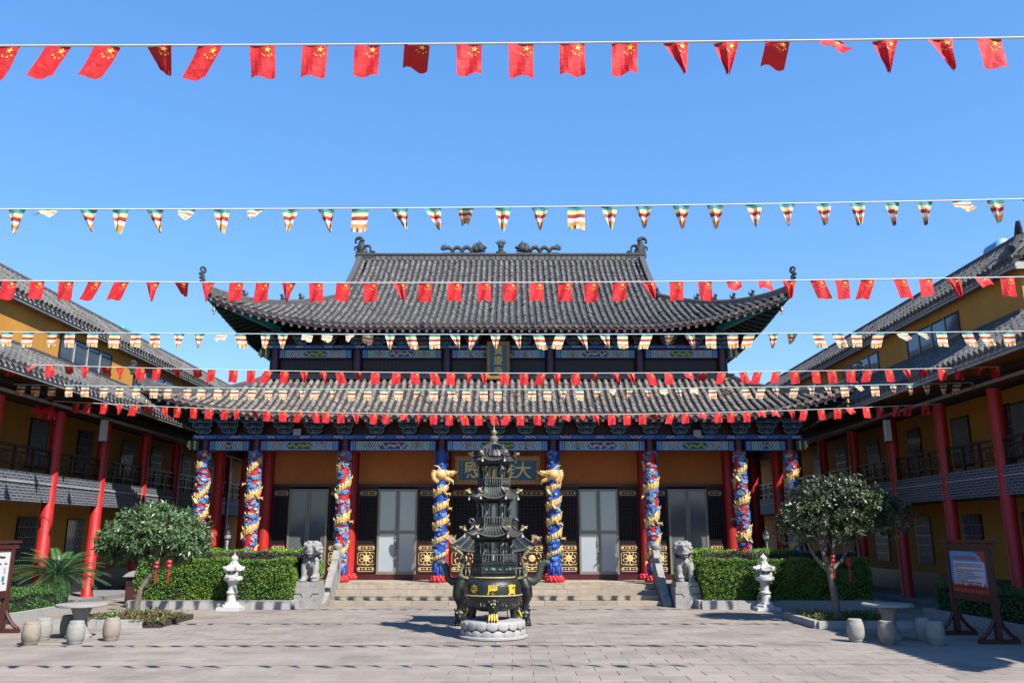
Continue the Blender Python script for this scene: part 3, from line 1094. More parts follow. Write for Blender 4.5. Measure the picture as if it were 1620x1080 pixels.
# painted beams
M_bb1 = mk('beam_pale_blue', (.24, .44, .68), (.18, .36, .60), scale=9, rough=.55)
M_bb2 = mk('beam_pale_green', (.24, .50, .46), (.18, .42, .40), scale=9, rough=.55)
def hexline(mb, x, z0, z1, y, dr, mi, w=.014, dep=.10):
    zm = (z0 + z1) / 2
    mb.bar((x, y, z0), (x + dr * dep, y, zm), .006, w, mi)
    mb.bar((x + dr * dep, y, zm), (x, y, z1), .006, w, mi)
def squiggle(mb, x0, x1, z0, z1, y, mi, rr, th=.02):
    n = max(6, int((x1 - x0) / .035))
    zm, a = (z0 + z1) / 2, (z1 - z0) * .36
    ph = rr.uniform(0, 6)
    prev = None
    for i in range(n + 1):
        t = i / n
        p = Vector((x0 + (x1 - x0) * t, y, zm + a * sin(t * (x1 - x0) * 26 + ph) * (.6 + .4 * sin(t * 9 + ph))))
        if prev is not None:
            mb.bar(prev, p, .008, th * (1.7 if i % 3 else 1.1), mi)
        prev = p
        for _ in range(2):
            mb.bar(p, p + Vector((rr.uniform(-.05, .05), 0, rr.uniform(-.07, .07))), .007, th * .8, mi)
def painting(x0, x1, y, z0, z1, swap, seed, parent, short=False):
    """slots: 0 blue 1 light blue 2 green 3 white 4 gold 5 lime 6 teal"""
    rr = random.Random(seed)
    mb = MB()
    yf = y - .012
    L = x1 - x0
    def rect(a, b, c, d, mi, e=0.0):
        mb.box(a, b, yf - e, y, c, d, mi)
    zm = (z0 + z1) / 2
    for sgn, xe in ((1, x0), (-1, x1)):
        for k, (w, mi) in enumerate(((.05, 0), (.012, 3), (.075, 1), (.012, 3), (.05, 2), (.012, 3))):
            a = sum(q for q, _ in ((.05, 0), (.012, 3), (.075, 1), (.012, 3), (.05, 2), (.012, 3))[:k])
            p, q = xe + sgn * a, xe + sgn * (a + w)
            rect(min(p, q), max(p, q), z0 + .004, z1 - .004, mi, .001 * k)
    i0, i1 = x0 + .215, x1 - .215
    f1, f2 = (2, 0) if swap else (0, 2)
    rect(i0, i1, z0 + .01, z1 - .01, 8 if swap else 7)
    mb.bar((i0, yf - .004, z0 + .022), (i1, yf - .004, z0 + .022), .006, .012, 3)
    mb.bar((i0, yf - .004, z1 - .022), (i1, yf - .004, z1 - .022), .006, .012, 3)
    def chev(x, dr):
        for k, mi in enumerate((3, 0, 3, 2, 3)):
            hexline(mb, x + dr * k * .036, z0 + .03, z1 - .03, yf - .004, dr, mi, .021, .08)
    def roundel(x, mi):
        n = 14
        r = (z1 - z0) * .40
        mb.add([(x + r * cos(2 * pi * k / n), yf - .003, zm + r * sin(2 * pi * k / n)) for k in range(n)], [tuple(reversed(range(n)))], 0)
        sp = [(x + r * .85 * (1 - .8 * k / 12) * cos(k * .75 + seed), yf - .007, zm + r * .85 * (1 - .8 * k / 12) * sin(k * .75 + seed)) for k in range(13)]
        for a, b in zip(sp, sp[1:]):
            mb.bar(a, b, .008, .026, mi)
        for k in range(6):
            a = rr.uniform(0, 6.28)
            mb.bar((x + r * .5 * cos(a), yf - .007, zm + r * .5 * sin(a)), (x + r * .95 * cos(a + .4), yf - .007, zm + r * .95 * sin(a + .4)), .007, .014, mi)
    if short:
        chev(i0 + .05, -1) if False else None
        ca, cb = i0 + L * .20, i1 - L * .20
        chev(i0 + .10, 1)
        chev(i1 - .10, -1)
        mb.add([(ca, yf - .003, zm), (ca + .06, yf - .003, z0 + .035), (cb - .06, yf - .003, z0 + .035), (cb, yf - .003, zm), (cb - .06, yf - .003, z1 - .035), (ca + .06, yf - .003, z1 - .035)], [(0, 1, 2, 3, 4, 5)], f2)
        squiggle(mb, ca + .07, cb - .07, z0 + .04, z1 - .04, yf - .008, 5 if swap else 4, rr)
    else:
        u = (i1 - i0)
        chev(i0 + u * .045, 1)
        roundel(i0 + u * .165, 5 if swap else 4)
        chev(i0 + u * .285, -1)
        chev(i1 - u * .285, 1)
        roundel(i1 - u * .165, 5 if swap else 4)
        chev(i1 - u * .045, -1)
        ca, cb = i0 + u * .30, i1 - u * .30
        mb.add([(ca, yf - .003, zm), (ca + .07, yf - .003, z0 + .035), (cb - .07, yf - .003, z0 + .035), (cb, yf - .003, zm), (cb - .07, yf - .003, z1 - .035), (ca + .07, yf - .003, z1 - .035)], [(0, 1, 2, 3, 4, 5)], f2)
        squiggle(mb, ca + .06, cb - .06, z0 + .035, z1 - .035, yf - .008, 4 if swap else 5, rr, .024)
    mb.build('beam_painting', [M_blue, M_lblue, M_green, M_wpaint, M_pgold, M_lime, M_teal, M_bb1, M_bb2], parent)
def frieze(x0, x1, y, z0, z1, seed, parent):
    rr = random.Random(seed)
    mb = MB()
    mb.box(x0, x1, y, y + .2, z0, z1, 0)
    x = x0 + .05
    k = 0
    while x < x1 - .3:
        L = rr.uniform(.22, .34)
        mi = (1, 2, 3)[k % 3]
        n = 6
        prev = None
        for i in range(n + 1):
            p = Vector((x + L * i / n, y - .006, (z0 + z1) / 2 + (z1 - z0) * .28 * sin(i * 2.2 + k)))
            if prev is not None:
                mb.bar(prev, p, .008, .034, mi)
            prev = p
        x += L + .06
        k += 1
    mb.bar((x0, y - .004, z0 + .012), (x1, y - .004, z0 + .012), .006, .014, 3)
    mb.bar((x0, y - .004, z1 - .012), (x1, y - .004, z1 - .012), .006, .014, 3)
    mb.build('painted_frieze', [M_blue, M_wpaint, M_sky, M_lblue], parent)
def bay_edges(cols, r):
    xs = sorted([AX + s * c for c in cols for s in (-1, 1)])
    return [(a + r, b - r) for a, b in zip(xs, xs[1:])]
for bi, (a, b) in enumerate(bay_edges(COLX, .17)):
    mb = MB()
    mb.box(a, b, YD - .14, YD + .14, 4.42, 4.71)
    be = mb.build('painted_beam', M_blue, temple)
    painting(a, b, YD - .142, 4.425, 4.705, bi % 2 == 0, 40 + bi, be, (b - a) < 1.6)
frieze(AX - 9.4, AX + 9.4, YD - .24, 4.762, 4.885, 5, temple)
for bi, (a, b) in enumerate(bay_edges(COLX[:3], .17)):
    mb = MB()
    mb.box(a, b, 26.82, 27.06, 7.62, 7.90)
    be = mb.build('painted_beam', M_blue, temple)
    painting(a, b, 26.818, 7.625, 7.895, bi % 2 == 1, 60 + bi, be)
    # lattice transom under the upper beam
    lt = MB()
    lt.box(a, b, 27.04, 27.08, 7.0, 7.62, 0)
    nx = int((b - a - .2) / .13)
    for i in range(nx + 1):
        x = a + .1 + (b - a - .2) * i / nx
        lt.box(x - .009, x + .009, 27.015, 27.042, 7.2, 7.5, 1)
    for z in (7.2, 7.3, 7.4, 7.5):
        lt.box(a + .1, b - .1, 27.01, 27.038, z - .009, z + .009, 1)
    lt.build('lattice_transom', [M_maroon, mk('lattice_teal', (.02, .06, .065), rough=.5)], temple)
frieze(AX - 7.9, AX + 7.9, 26.70, 7.93, 8.03, 6, temple)
# beam-end brackets (tiger-claw ends) at the four corners of the two beams
for (cx, y, z0) in ((9.08, YD, 4.42), (7.49, 26.94, 7.62)):
    for sx in (-1, 1):
        mb = MB()
        x = AX + sx * cx
        for k in range(4):
            mb.cur = k % 2
            mb.box(min(x + sx * (.16 + .09 * k), x + sx * (.22 + .09 * k)), max(x + sx * (.16 + .09 * k), x + sx * (.22 + .09 * k)), y - .15 + .01 * k, y + .13, z0 + .03 * k, z0 + .30)
        mb.tube(curl((x + sx * .5, y, z0 + .06), (-sx, 0, 0), .1), .035, 6, 1)
        mb.build('beam_end', [M_green, M_pgold], temple)
for cx in COLX[:3]:
    for sx in (-1, 1):
        mb = MB()
        mb.lathe([(.165, 0), (.165, 1.15)], (AX + sx * cx, 26.95, 6.9), 18)
        mb.build('upper_column', mk('plum_lacquer', (.055, .016, .028), (.04, .012, .022), rough=.35), temple, smooth=40)

# bracket sets
def bracket_mesh(w0, h, fwd, swap):
    mb = MB()
    tiers = 3
    th = h / (tiers + .4)
    mb.box(-.11, .11, -.11, .11, 0, th * .4, 1 if swap else 0)
    for k in range(tiers):
        w = w0 * (.6 + .2 * k)
        zb = th * (.4 + k)
        yf = -fwd * (k + 1) / tiers
        ca = (0, 1)[(k + swap) % 2]
        e = .07
        for (ya, yb) in ((yf - .05, yf + .05),):
            pg = [(-w / 2, ya, zb + th * .75), (-w / 2, ya, zb + th * .4), (-w / 2 + e, ya, zb), (w / 2 - e, ya, zb), (w / 2, ya, zb + th * .4), (w / 2, ya, zb + th * .75)]
            mb.prism(list(reversed(pg)), (0, yb - ya, 0), ca)
            ol = [(p[0], ya - .004, p[2]) for p in pg]
            for a, b in zip(ol, ol[1:]):
                mb.bar(a, b, .006, .011, 2)
        # cups on the arm
        for sx in (-1, 1):
            mb.box(sx * (w / 2 - .05) - .045, sx * (w / 2 - .05) + .045, yf - .055, yf + .055, zb + th * .75, zb + th * 1.0, 1 - ca)
            for q in (-.045, .045):
                xx = sx * (w / 2 - .05) + q
                mb.bar((xx, yf - .059, zb + th * .75), (xx, yf - .059, zb + th), .006, .009, 2)
        # forward arm
        mb.box(-.045, .045, yf - .14, .1, zb + th * .1, zb + th * .7, 1 - ca)
        mb.bar((-.045, yf - .143, zb + th * .1), (-.045, yf - .143, zb + th * .7), .006, .010, 2)
        mb.bar((.045, yf - .143, zb + th * .1), (.045, yf - .143, zb + th * .7), .006, .010, 2)
        mb.bar((-.045, yf - .143, zb + th * .1), (.045, yf - .143, zb + th * .1), .006, .010, 2)
    o = mb.build('bracket_set', [M_green_d, M_blue_d, M_line], None)
    me = o.data
    bpy.data.objects.remove(o)
    return me
M_green_d = mk('bracket_green', (.022, .12, .09), (.016, .085, .068), rough=.6)
M_blue_d = mk('bracket_blue', (.024, .06, .26), (.018, .045, .19), rough=.6)
M_line = mk('bracket_outline', (.56, .60, .60), (.42, .46, .46), scale=8, rough=.6)
def bracket_xs(cols, counts):
    xs = sorted([s * c for c in cols for s in (-1, 1)])
    out = []
    for (a, b), n in zip(zip(xs, xs[1:]), counts):
        out += [a + (b - a) * k / (n + 1) for k in range(n + 1)]
    return out + [xs[-1]]
bl = [bracket_mesh(.74, .50, .42, s) for s in (0, 1)]
for i, x in enumerate(bracket_xs(COLX, (1, 2, 2, 3, 2, 2, 1))):
    inst('bracket_set', bl[i % 2], temple, (AX + x, YD - .06, 4.887))
bu = [bracket_mesh(.66, .42, .40, s) for s in (0, 1)]
for i, x in enumerate(bracket_xs(COLX[:3], (2, 3, 3, 3, 2))):
    inst('bracket_set', bu[i % 2], temple, (AX + x, 26.86, 8.032))
mb = MB()      # boards behind the bracket sets
mb.box(AX - 9.2, AX + 9.2, YD + .02, YD + .1, 4.885, 5.9)
mb.build('bracket_board', M_maroon, temple)
for sx in (-1, 1):
    mb = MB()
    mb.box(min(AX + sx * 9.1, AX + sx * 9.2), max(AX + sx * 9.1, AX + sx * 9.2), YD + .1, 37.4, 4.5, 5.9)
    mb.build('side_lintel', M_maroon, temple)
mb = MB()
mb.box(AX - 9.1, AX + 9.1, YD + .1, 27.3, 5.0, 5.05)
mb.build('porch_ceiling', M_dgreen, temple)

# door bays
def gold_panel(mb, x0, x1, z0, z1, y, flower=False):
    c = min(.04, (z1 - z0) * .3)
    pts = [(x0 + c, z0), (x1 - c, z0), (x1, z0 + c), (x1, z1 - c), (x1 - c, z1), (x0 + c, z1), (x0, z1 - c), (x0, z0 + c)]
    for a, b in zip(pts, pts[1:] + pts[:1]):
        mb.bar((a[0], y, a[1]), (b[0], y, b[1]), .012, .016)
    xm, zm = (x0 + x1) / 2, (z0 + z1) / 2
    if flower:
        for k in range(8):
            a = 2 * pi * k / 8
            mb.ball((xm + cos(a) * .07, y, zm + sin(a) * .07), (.045, .012, .045), 6, 4)
            rr = (x1 - x0) * .36
            mb.tube([(xm + cos(a + t) * (rr + .02 * sin(5 * t)), y, zm + sin(a + t) * (rr + .02 * sin(5 * t))) for t in (0, .15, .3, .45, .6)], [.008, .016, .018, .014, .006], 5)
            mb.ball((xm + cos(a) * rr * .75, y, zm + sin(a) * rr * .75), (.026, .012, .026), 6, 4)
        mb.ball((xm, y, zm), (.05, .018, .05), 8, 5)
    else:
        n = 5
        for k in range(n):
            x = x0 + (x1 - x0) * (k + .5) / n
            mb.ball((x, y, zm), ((x1 - x0) / n * .36, .01, (z1 - z0) * (.26 if k % 2 == 0 else .16)), 6, 4)
def lattice_leaf(x0, x1, parent):
    y = 27.10
    mb = MB()
    mb.box(x0, x1, y, y + .05, .68, 3.40, 0)
    for a, b, c, d in ((x0, x0 + .05, .68, 3.4), (x1 - .05, x1, .68, 3.4)):
        mb.box(a, b, y - .03, y, c, d, 0)
    for z in (.70, .905, 1.36, 1.56, 3.08, 3.30):
        mb.box(x0 + .05, x1 - .05, y - .025, y, z, z + .045, 0)
    lf = mb.build('lattice_door', M_maroon, temple)
    lt = MB()
    a, b = x0 + .07, x1 - .07
    n = 6
    for i in range(n + 1):
        x = a + (b - a) * i / n
        lt.box(x - .006, x + .006, y - .018, y - .002, 1.63, 3.06)
    for i in range(13):
        z = 1.63 + 1.43 * i / 12
        lt.box(a, b, y - .021, y - .005, z - .006, z + .006)
    lt.build('lattice', mk('lattice_wood', (.030, .010, .013), rough=.5), lf)
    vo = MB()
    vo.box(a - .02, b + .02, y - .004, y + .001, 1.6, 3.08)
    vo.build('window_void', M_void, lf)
    for (q0, q1, fl) in ((3.14, 3.27, False), (1.42, 1.54, False), (.97, 1.34, True), (.765, .885, False)):
        g = MB()
        gold_panel(g, a, b, q0, q1, y - .02, fl)
        g.build('gilded_panel', M_pgold, lf, smooth=50)
def glass_door(x0, x1, parent, split):
    y = 26.98
    mb = MB()
    z0, z1 = .67, 3.33
    xm = (x0 + x1) / 2
    fw = .065
    for a, b in ((x0, xm - .004), (xm + .004, x1)):
        mb.box(a, a + fw, y, y + .06, z0, z1)
        mb.box(b - fw, b, y, y + .06, z0, z1)
        mb.box(a + fw, b - fw, y + .002, y + .058, z0, z0 + .09)
        mb.box(a + fw, b - fw, y + .002, y + .058, z1 - .075, z1)
        if split:
            mb.box(a + fw, b - fw, y + .002, y + .058, 1.92, 2.02)
    gd = mb.build('glazed_door', M_alu, temple)
    for a, b in ((x0, xm - .004), (xm + .004, x1)):
        for c, d in (((z0 + .09, 1.92), (2.02, z1 - .075)) if split else ((z0 + .09, z1 - .075),)):
            p = MB()
            p.box(a + fw, b - fw, y + .022, y + .034, c, d)
            p.build('pane', M_pane if split else mk('grey_pane', (.13, .145, .155), (.10, .115, .125), scale=.9, rough=.15, spec=.6), gd)
    h = MB()
    for s in (-1, 1):
        h.box(xm + s * .045 - .008, xm + s * .045 + .008, y - .035, y, 1.55, 1.75)
    h.build('handle', M_wtrim, gd)
for bi, (a, b) in enumerate(bay_edges(COLX[:3], .19)):
    mb = MB()
    mb.box(a, b, 27.06, 27.2, 3.49, 4.9)
    mb.build('orange_wall_panel', M_orange, temple)
    mb = MB()
    mb.box(a, b, 27.0, 27.2, 3.40, 3.488)
    mb.build('door_lintel', M_dred, temple)
    mb = MB()
    mb.box(a, b, 26.98, 27.2, PZ + .004, .675)
    mb.build('door_sill', M_dred, temple)
    w = 1.26
    xm = (a + b) / 2
    lattice_leaf(a, xm - w / 2 - .005, temple)
    lattice_leaf(xm + w / 2 + .005, b, temple)
    glass_door(xm - w / 2, xm + w / 2, temple, 0 < bi < 4)

# ---- things that hang on the hall
M_gtext = mk('gilt_lettering', (.90, .62, .20), (.80, .50, .14), rough=.35)
def plaque(name, c, w, h, tilt, label, vertical):
    t = thing(name, c, label, 'plaque')
    y = 0.0
    C = Vector(c)
    mb = MB()
    mb.box(C.x - w / 2 + .1, C.x + w / 2 - .1, C.y, C.y + .05, C.z - h / 2 + .1, C.z + h / 2 - .1)
    mb.build('panel', M_plaque, t)
    fr = MB()
    b = .125 if not vertical else .10
    for x0, x1, z0, z1 in ((-w / 2, w / 2, h / 2 - b, h / 2), (-w / 2, w / 2, -h / 2, -h / 2 + b), (-w / 2, -w / 2 + b, -h / 2 + b, h / 2 - b), (w / 2 - b, w / 2, -h / 2 + b, h / 2 - b)):
        fr.box(C.x + x0, C.x + x1, C.y - .03, C.y + .06, C.z + z0, C.z + z1, 0)
        L = max(x1 - x0, z1 - z0)
        n = int(L / .055)
        for k in range(n):
            u = (k + .5) / n
            px, pz = (x0 + (x1 - x0) * u, (z0 + z1) / 2) if (x1 - x0) > (z1 - z0) else ((x0 + x1) / 2, z0 + (z1 - z0) * u)
            fr.ball((C.x + px + R.uniform(-.012, .012), C.y - .035, C.z + pz + R.uniform(-.02, .02)), (.022, .012, .018), 6, 4, 1)
    fr.bar((C.x - w / 2 + b, C.y - .02, C.z - h / 2 + b), (C.x + w / 2 - b, C.y - .02, C.z - h / 2 + b), .02, .014, 1)
    fr.bar((C.x - w / 2 + b, C.y - .02, C.z + h / 2 - b), (C.x + w / 2 - b, C.y - .02, C.z + h / 2 - b), .02, .014, 1)
    fr.build('frame', [mk('carved_gilt', (.40, .19, .05), (.26, .12, .03), scale=14, rough=.45), mk('worn_gilt', (.66, .42, .13), (.46, .27, .07), scale=14, rough=.45)], t, smooth=50)
    t.rotation_euler = (tilt, 0, 0)
    return t
pl = plaque('hall_plaque', (AX + .0, 26.0, 3.86), 2.66, .88, radians(8), 'wide blue plaque with gilt frame and characters above the middle door', False)
for k, ch in enumerate('大雄寶殿'):
    lettering(ch, .56, M_gtext, pl, Vector((AX + .79 - .525 * k, 26.0 - .004, 3.86)), .004, .008)
for k in range(6):
    lettering('嘉慶年立吉日'[k], .075, M_gold, pl, Vector((AX - 1.14, 26.0 - .004, 4.12 - .095 * k)), .001, .003, 'inscription') if k < 0 else None
mb = MB()
for k in range(7):
    z = 4.13 - .085 * k
    for q in range(3):
        mb.bar((AX - 1.135 + R.uniform(-.025, .0), 25.994, z + R.uniform(-.02, .02)), (AX - 1.135 + R.uniform(0, .03), 25.994, z + R.uniform(-.02, .02)), .004, .008)
mb.build('small_inscription', M_gold, pl)
pv = plaque('upright_plaque', (AX, 26.42, 7.46), .74, 1.24, radians(7), 'upright blue plaque with gilt frame below the upper eave', True)
for k, ch in enumerate('寶慶寺'):
    lettering(ch, .31, M_gtext, pv, Vector((AX, 26.42 - .004, 7.80 - .34 * k)), .002, .006)
bm = MB()
bm.lathe([(.062, 0), (.055, .03), (.042, .10), (.030, .135), (.01, .145)], (0, 0, -.2), 12, 0)
bm.tube([(0, 0, -.06), (0, 0, .02)], .008, 5, 0)
bm.tube([(0, 0, -.2), (0, 0, -.27)], .006, 4, 0)
bm.box(-.03, .03, -.004, .004, -.32, -.265, 0)
for (p, tier, sx, sy) in bells:
    if sy > 0:
        continue
    side = 'left' if sx < 0 else 'right'
    o = bm.build('wind_bell', mk('bell_brass', (.42, .26, .09), (.25, .16, .06), scale=20, rough=.4, metal=.5), None, smooth=40)
    o.location = p
    tag(o, 'small brass wind bell under the %s eave corner on the %s' % (tier, side), 'bell', 'wind bells under the eave corners')
for px, py, lab in ((470, 683, 'left'), (1103, 685, 'right')):
    p = on_y(px, py, YD - .32)
    t = thing('floodlight', p - Vector((0, 0, .1)), 'small white floodlight box on the painted frieze %s of the plaque' % lab, 'floodlight', 'floodlights on the frieze')
    mb = MB()
    mb.box(p.x - .11, p.x + .11, p.y - .05, p.y + .03, p.z - .09, p.z + .09)
    mb.build('housing', M_lampw, t)
    mb = MB()
    for k in range(4):
        mb.box(p.x - .095, p.x + .095, p.y - .058, p.y - .05, p.z - .075 + .042 * k, p.z - .05 + .042 * k)
    mb.build('lens', M_curt, t)
    mb = MB()
    mb.bar((p.x - .115, p.y, p.z), (p.x - .115, p.y + .12, p.z - .04), .012, .03)
    mb.bar((p.x + .115, p.y, p.z), (p.x + .115, p.y + .12, p.z - .04), .012, .03)
    mb.build('bracket', M_iron, t)

# ---- front steps with sloping side stones
stp = thing('stone_steps', (AX, 24.1, 0), 'broad cream granite steps in front of the hall doors', 'steps')
SW = 4.55
for k in range(4):
    y0 = 23.52 + .33 * k
    z1 = PZ * (k + 1) / 4
    xs = [-SW]
    off = .55 if k % 2 else 0
    x = -SW + R.uniform(.5, 1.1)
    while x < SW - .4:
        xs.append(x)
        x += R.uniform(.95, 1.35)
    xs.append(SW)
    yb = 24.555 if k == 3 else y0 + .36
    for a, b in zip(xs, xs[1:]):
        mb = MB()
        mb.box(AX + a + .004, AX + b - .004, y0 + R.uniform(-.006, .006), yb, z1 - .122, z1 - .002 * (k < 3) + R.uniform(-.003, .002), 0, R.random())
        mb.build('step_slab', M_step, stp)
for sx in (-1, 1):
    x0 = AX + sx * (SW + .01)
    x1 = AX + sx * (SW + .2)
    a, b = min(x0, x1), max(x0, x1)
    mb = MB()
    pr = [(a, 23.15, 0), (a, 24.95, 0), (a, 24.95, 1.42), (a, 24.80, 1.50), (a, 24.66, 1.40), (a, 24.5, 1.18), (a, 23.62, .42), (a, 23.5, .30), (a, 23.3, .24), (a, 23.15, .10)]
    mb.prism(list(reversed(pr)), (b - a, 0, 0))
    mb.build('side_stone', M_stone, stp, fixn=True)
    mb = MB()
    mb.lathe([(.09, 0), (.13, .05), (.13, .14), (.06, .2)], ((a + b) / 2, 24.82, 1.45), 14)
    mb.build('scroll_cap', M_stone, stp, smooth=40)
# ------------------------------------------------------------------ side buildings
def side_building(sg, XC, cols_y, zt, Yn, Yu, label, seed):
    """sg=-1 left, +1 right; XC distance of the column row; zt = dict of heights; Yn near end; Yu near end of the top storey"""
    rr = random.Random(seed)
    X = lambda d: sg * d                              # outward distance -> x
    def bx(mb, d0, d1, y0, y1, z0, z1, mi=None):
        a, b = X(d0), X(d1)
        mb.box(min(a, b), max(a, b), y0, y1, z0, z1, mi)
    YF = 46.0
    b = thing('side_building', (X(XC + 3), (Yn + YF) / 2, 0), label, 'building')
    zb0, zb1, ze, zw, ze2, zr = zt['b0'], zt['b1'], zt['e'], zt['w'], zt['e2'], zt['r']
    XW = XC + 1.35                                    # veranda wall
    XU = XC + .45                                     # top-storey wall
    XE, XE2, XR = XC - 1.4, XC + .15, XC + .85
    # ground floor slab / veranda kerb
    mb = MB()
    bx(mb, XC - .45, XC + 1.5, Yn, YF, 0, .12)
    mb.build('veranda_floor', M_conc, b)
    # walls
    mb = MB()
    bx(mb, XW, XW + .2, Yn + .3, YF, .75, zb0 + .1)
    bx(mb, XW, XW + .2, Yn + .3, YF, zb1 - .1, ze + .2)
    bx(mb, XC + .3, XC + 7, Yn + .3, Yn + .5, 0, ze + .2)
    mb.build('veranda_wall', M_yellow, b)
    mb = MB()
    bx(mb, XW - .012, XW + .2, Yn + .5, YF, .12, .75)
    mb.build('dado', M_dado, b)
    mb = MB()
    bx(mb, XU, XU + .2, Yn + .3, YF, ze - .1, zw + .02)
    bx(mb, XU, XU + .2, Yu, YF, zw + .02, ze2 + .12)
    bx(mb, XU + .2, XC + 6, Yu, Yu + .2, zw - .8, ze2 + .3)
    bx(mb, XU + .2, XC + 6, Yu + .2, YF, ze2 + .1, ze2 + .2)
    mb.build('upper_wall', M_yellow, b, fixn=True)
    # storey slab + brick band
    mb = MB()
    bx(mb, XC - .03, XC + 1.6, Yn, YF, zb0 + .02, zb1 - .02)
    mb.build('floor_slab', M_conc, b)
    mb = MB()
    bx(mb, XC - .09, XC - .03, Yn, YF, zb0, zb1)
    bd = mb.build('brick_band', M_brick, b)
    mb = MB()
    bx(mb, XC - .115, XC - .092, Yn, YF, zb0 + (zb1 - zb0) * .62, zb0 + (zb1 - zb0) * .62 + .035)
    mb.build('string_course', M_wtrim, bd)
    mb = MB()
    bx(mb, XC - .12, XW, Yn, YF, ze - .02 - .12, ze - .02)
    mb.build('veranda_ceiling', M_soff, b)
    # beam on the column heads
    mb = MB()
    bx(mb, XC - .11, XC + .11, Yn, YF, ze - .42, ze - .15)
    mb.build('eave_beam', M_maroon, b)
    mb = MB()
    bx(mb, XC - .15, XC - .112, Yn, YF, ze - .33, ze - .25)
    mb.build('pale_moulding', M_wtrim, b)
    # columns
    for y in cols_y:
        mb = MB()
        mb.lathe([(.19, 0), (.19, .06), (.158, .1), (.158, ze - .43 - .1)], (X(XC), y, .1), 20)
        mb.build('column', M_red, b, smooth=40)
    # railings between the columns
    ys = sorted(cols_y)
    for y0, y1 in zip(ys, ys[1:]):
        a, e = y0 + .18, y1 - .18
        mb = MB()
        bx(mb, XC - .05, XC + .05, a, e, zb1 + .60, zb1 + .66)
        rl = mb.build('railing', M_rail, b)
        n = max(2, int((e - a) / .62))
        for k in range(n + 1):
            bl_ = MB()
            y = a + (e - a) * k / n
            bx(bl_, XC - .035, XC + .035, y - .03, y + .03, zb1, zb1 + .62)
            bl_.build('baluster', M_rail, rl)
        for zz in (.16, .46):
            bl_ = MB()
            bx(bl_, XC - .04, XC + .04, a, e, zb1 + zz, zb1 + zz + .035)
            bl_.build('lower_rail', M_rail, rl)
        pn = MB()
        for k in range(n):
            ya, yb = a + (e - a) * k / n + .09, a + (e - a) * (k + 1) / n - .09
            for q in range(4):
                y = ya + (yb - ya) * q / 3
                bx(pn, XC - .012, XC + .012, y - .011, y + .011, zb1 + .2, zb1 + .46)
            for q in range(6):
                pn.bar((X(XC), rr.uniform(ya, yb), zb1 + rr.uniform(.22, .44)), (X(XC), rr.uniform(ya, yb), zb1 + rr.uniform(.22, .44)), .016, .016)
        stuff(pn.build('fretwork', mk('fretwork_wood', (.10, .06, .035), (.06, .035, .022), rough=.6), rl))
    # barred windows
    def window(y0, y1, z0, z1, d, curt=False, bars=True, pane=M_dpane):
        mb = MB()
        f = .05
        bx(mb, d - .03, d + .02, y0, y0 + f, z0, z1)
        bx(mb, d - .03, d + .02, y1 - f, y1, z0, z1)
        bx(mb, d - .03, d + .02, y0 + f, y1 - f, z0, z0 + f)
        bx(mb, d - .03, d + .02, y0 + f, y1 - f, z1 - f, z1)
        w = mb.build('window', M_iron, b)
        p = MB()
        bx(p, d - .012, d + .004, y0 + f, y1 - f, z0 + f, z1 - f)
        p.build('pane', (pane if rr.random() > .3 or not bars else M_curt), w)
        if bars:
            g = MB()
            n = int((y1 - y0) / .095)
            for k in range(1, n):
                y = y0 + (y1 - y0) * k / n
                bx(g, d - .05, d - .034, y - .009, y + .009, z0 + .02, z1 - .02)
            for k in range(1, 5):
                z = z0 + (z1 - z0) * k / 5
                bx(g, d - .055, d - .045, y0 + .02, y1 - .02, z - .008, z + .008)
            g.build('bars', M_bar, w)
    for y0, y1 in zip(ys, ys[1:]):
        m = (y0 + y1) / 2 + rr.uniform(-.1, .25)
        window(m - .48, m + .48, zb1 + .30, zb1 + 1.72, XW)
        window(m - .5, m + .5, 1.0, zb0 - .35, XW)
    if sg > 0:
        mb = MB()
        bx(mb, XW - .02, XW + .02, 21.2, 21.95, zb1 + .1, zb1 + 1.75)
        mb.build('veranda_door', M_maroon, b)
    # top-storey windows: broad, mullioned, pale frames
    for y0, y1 in zt['uw']:
        window(y0, y1, zw + .12, ze2 - .42, XU, False, False, M_bpane)
        n = 4
        for k in range(1, n):
            mb = MB()
            y = y0 + (y1 - y0) * k / n
            bx(mb, XU - .045, XU - .02, y - .022, y + .022, zw + .15, ze2 - .45)
            mb.build('mullion', M_wtrim, b)
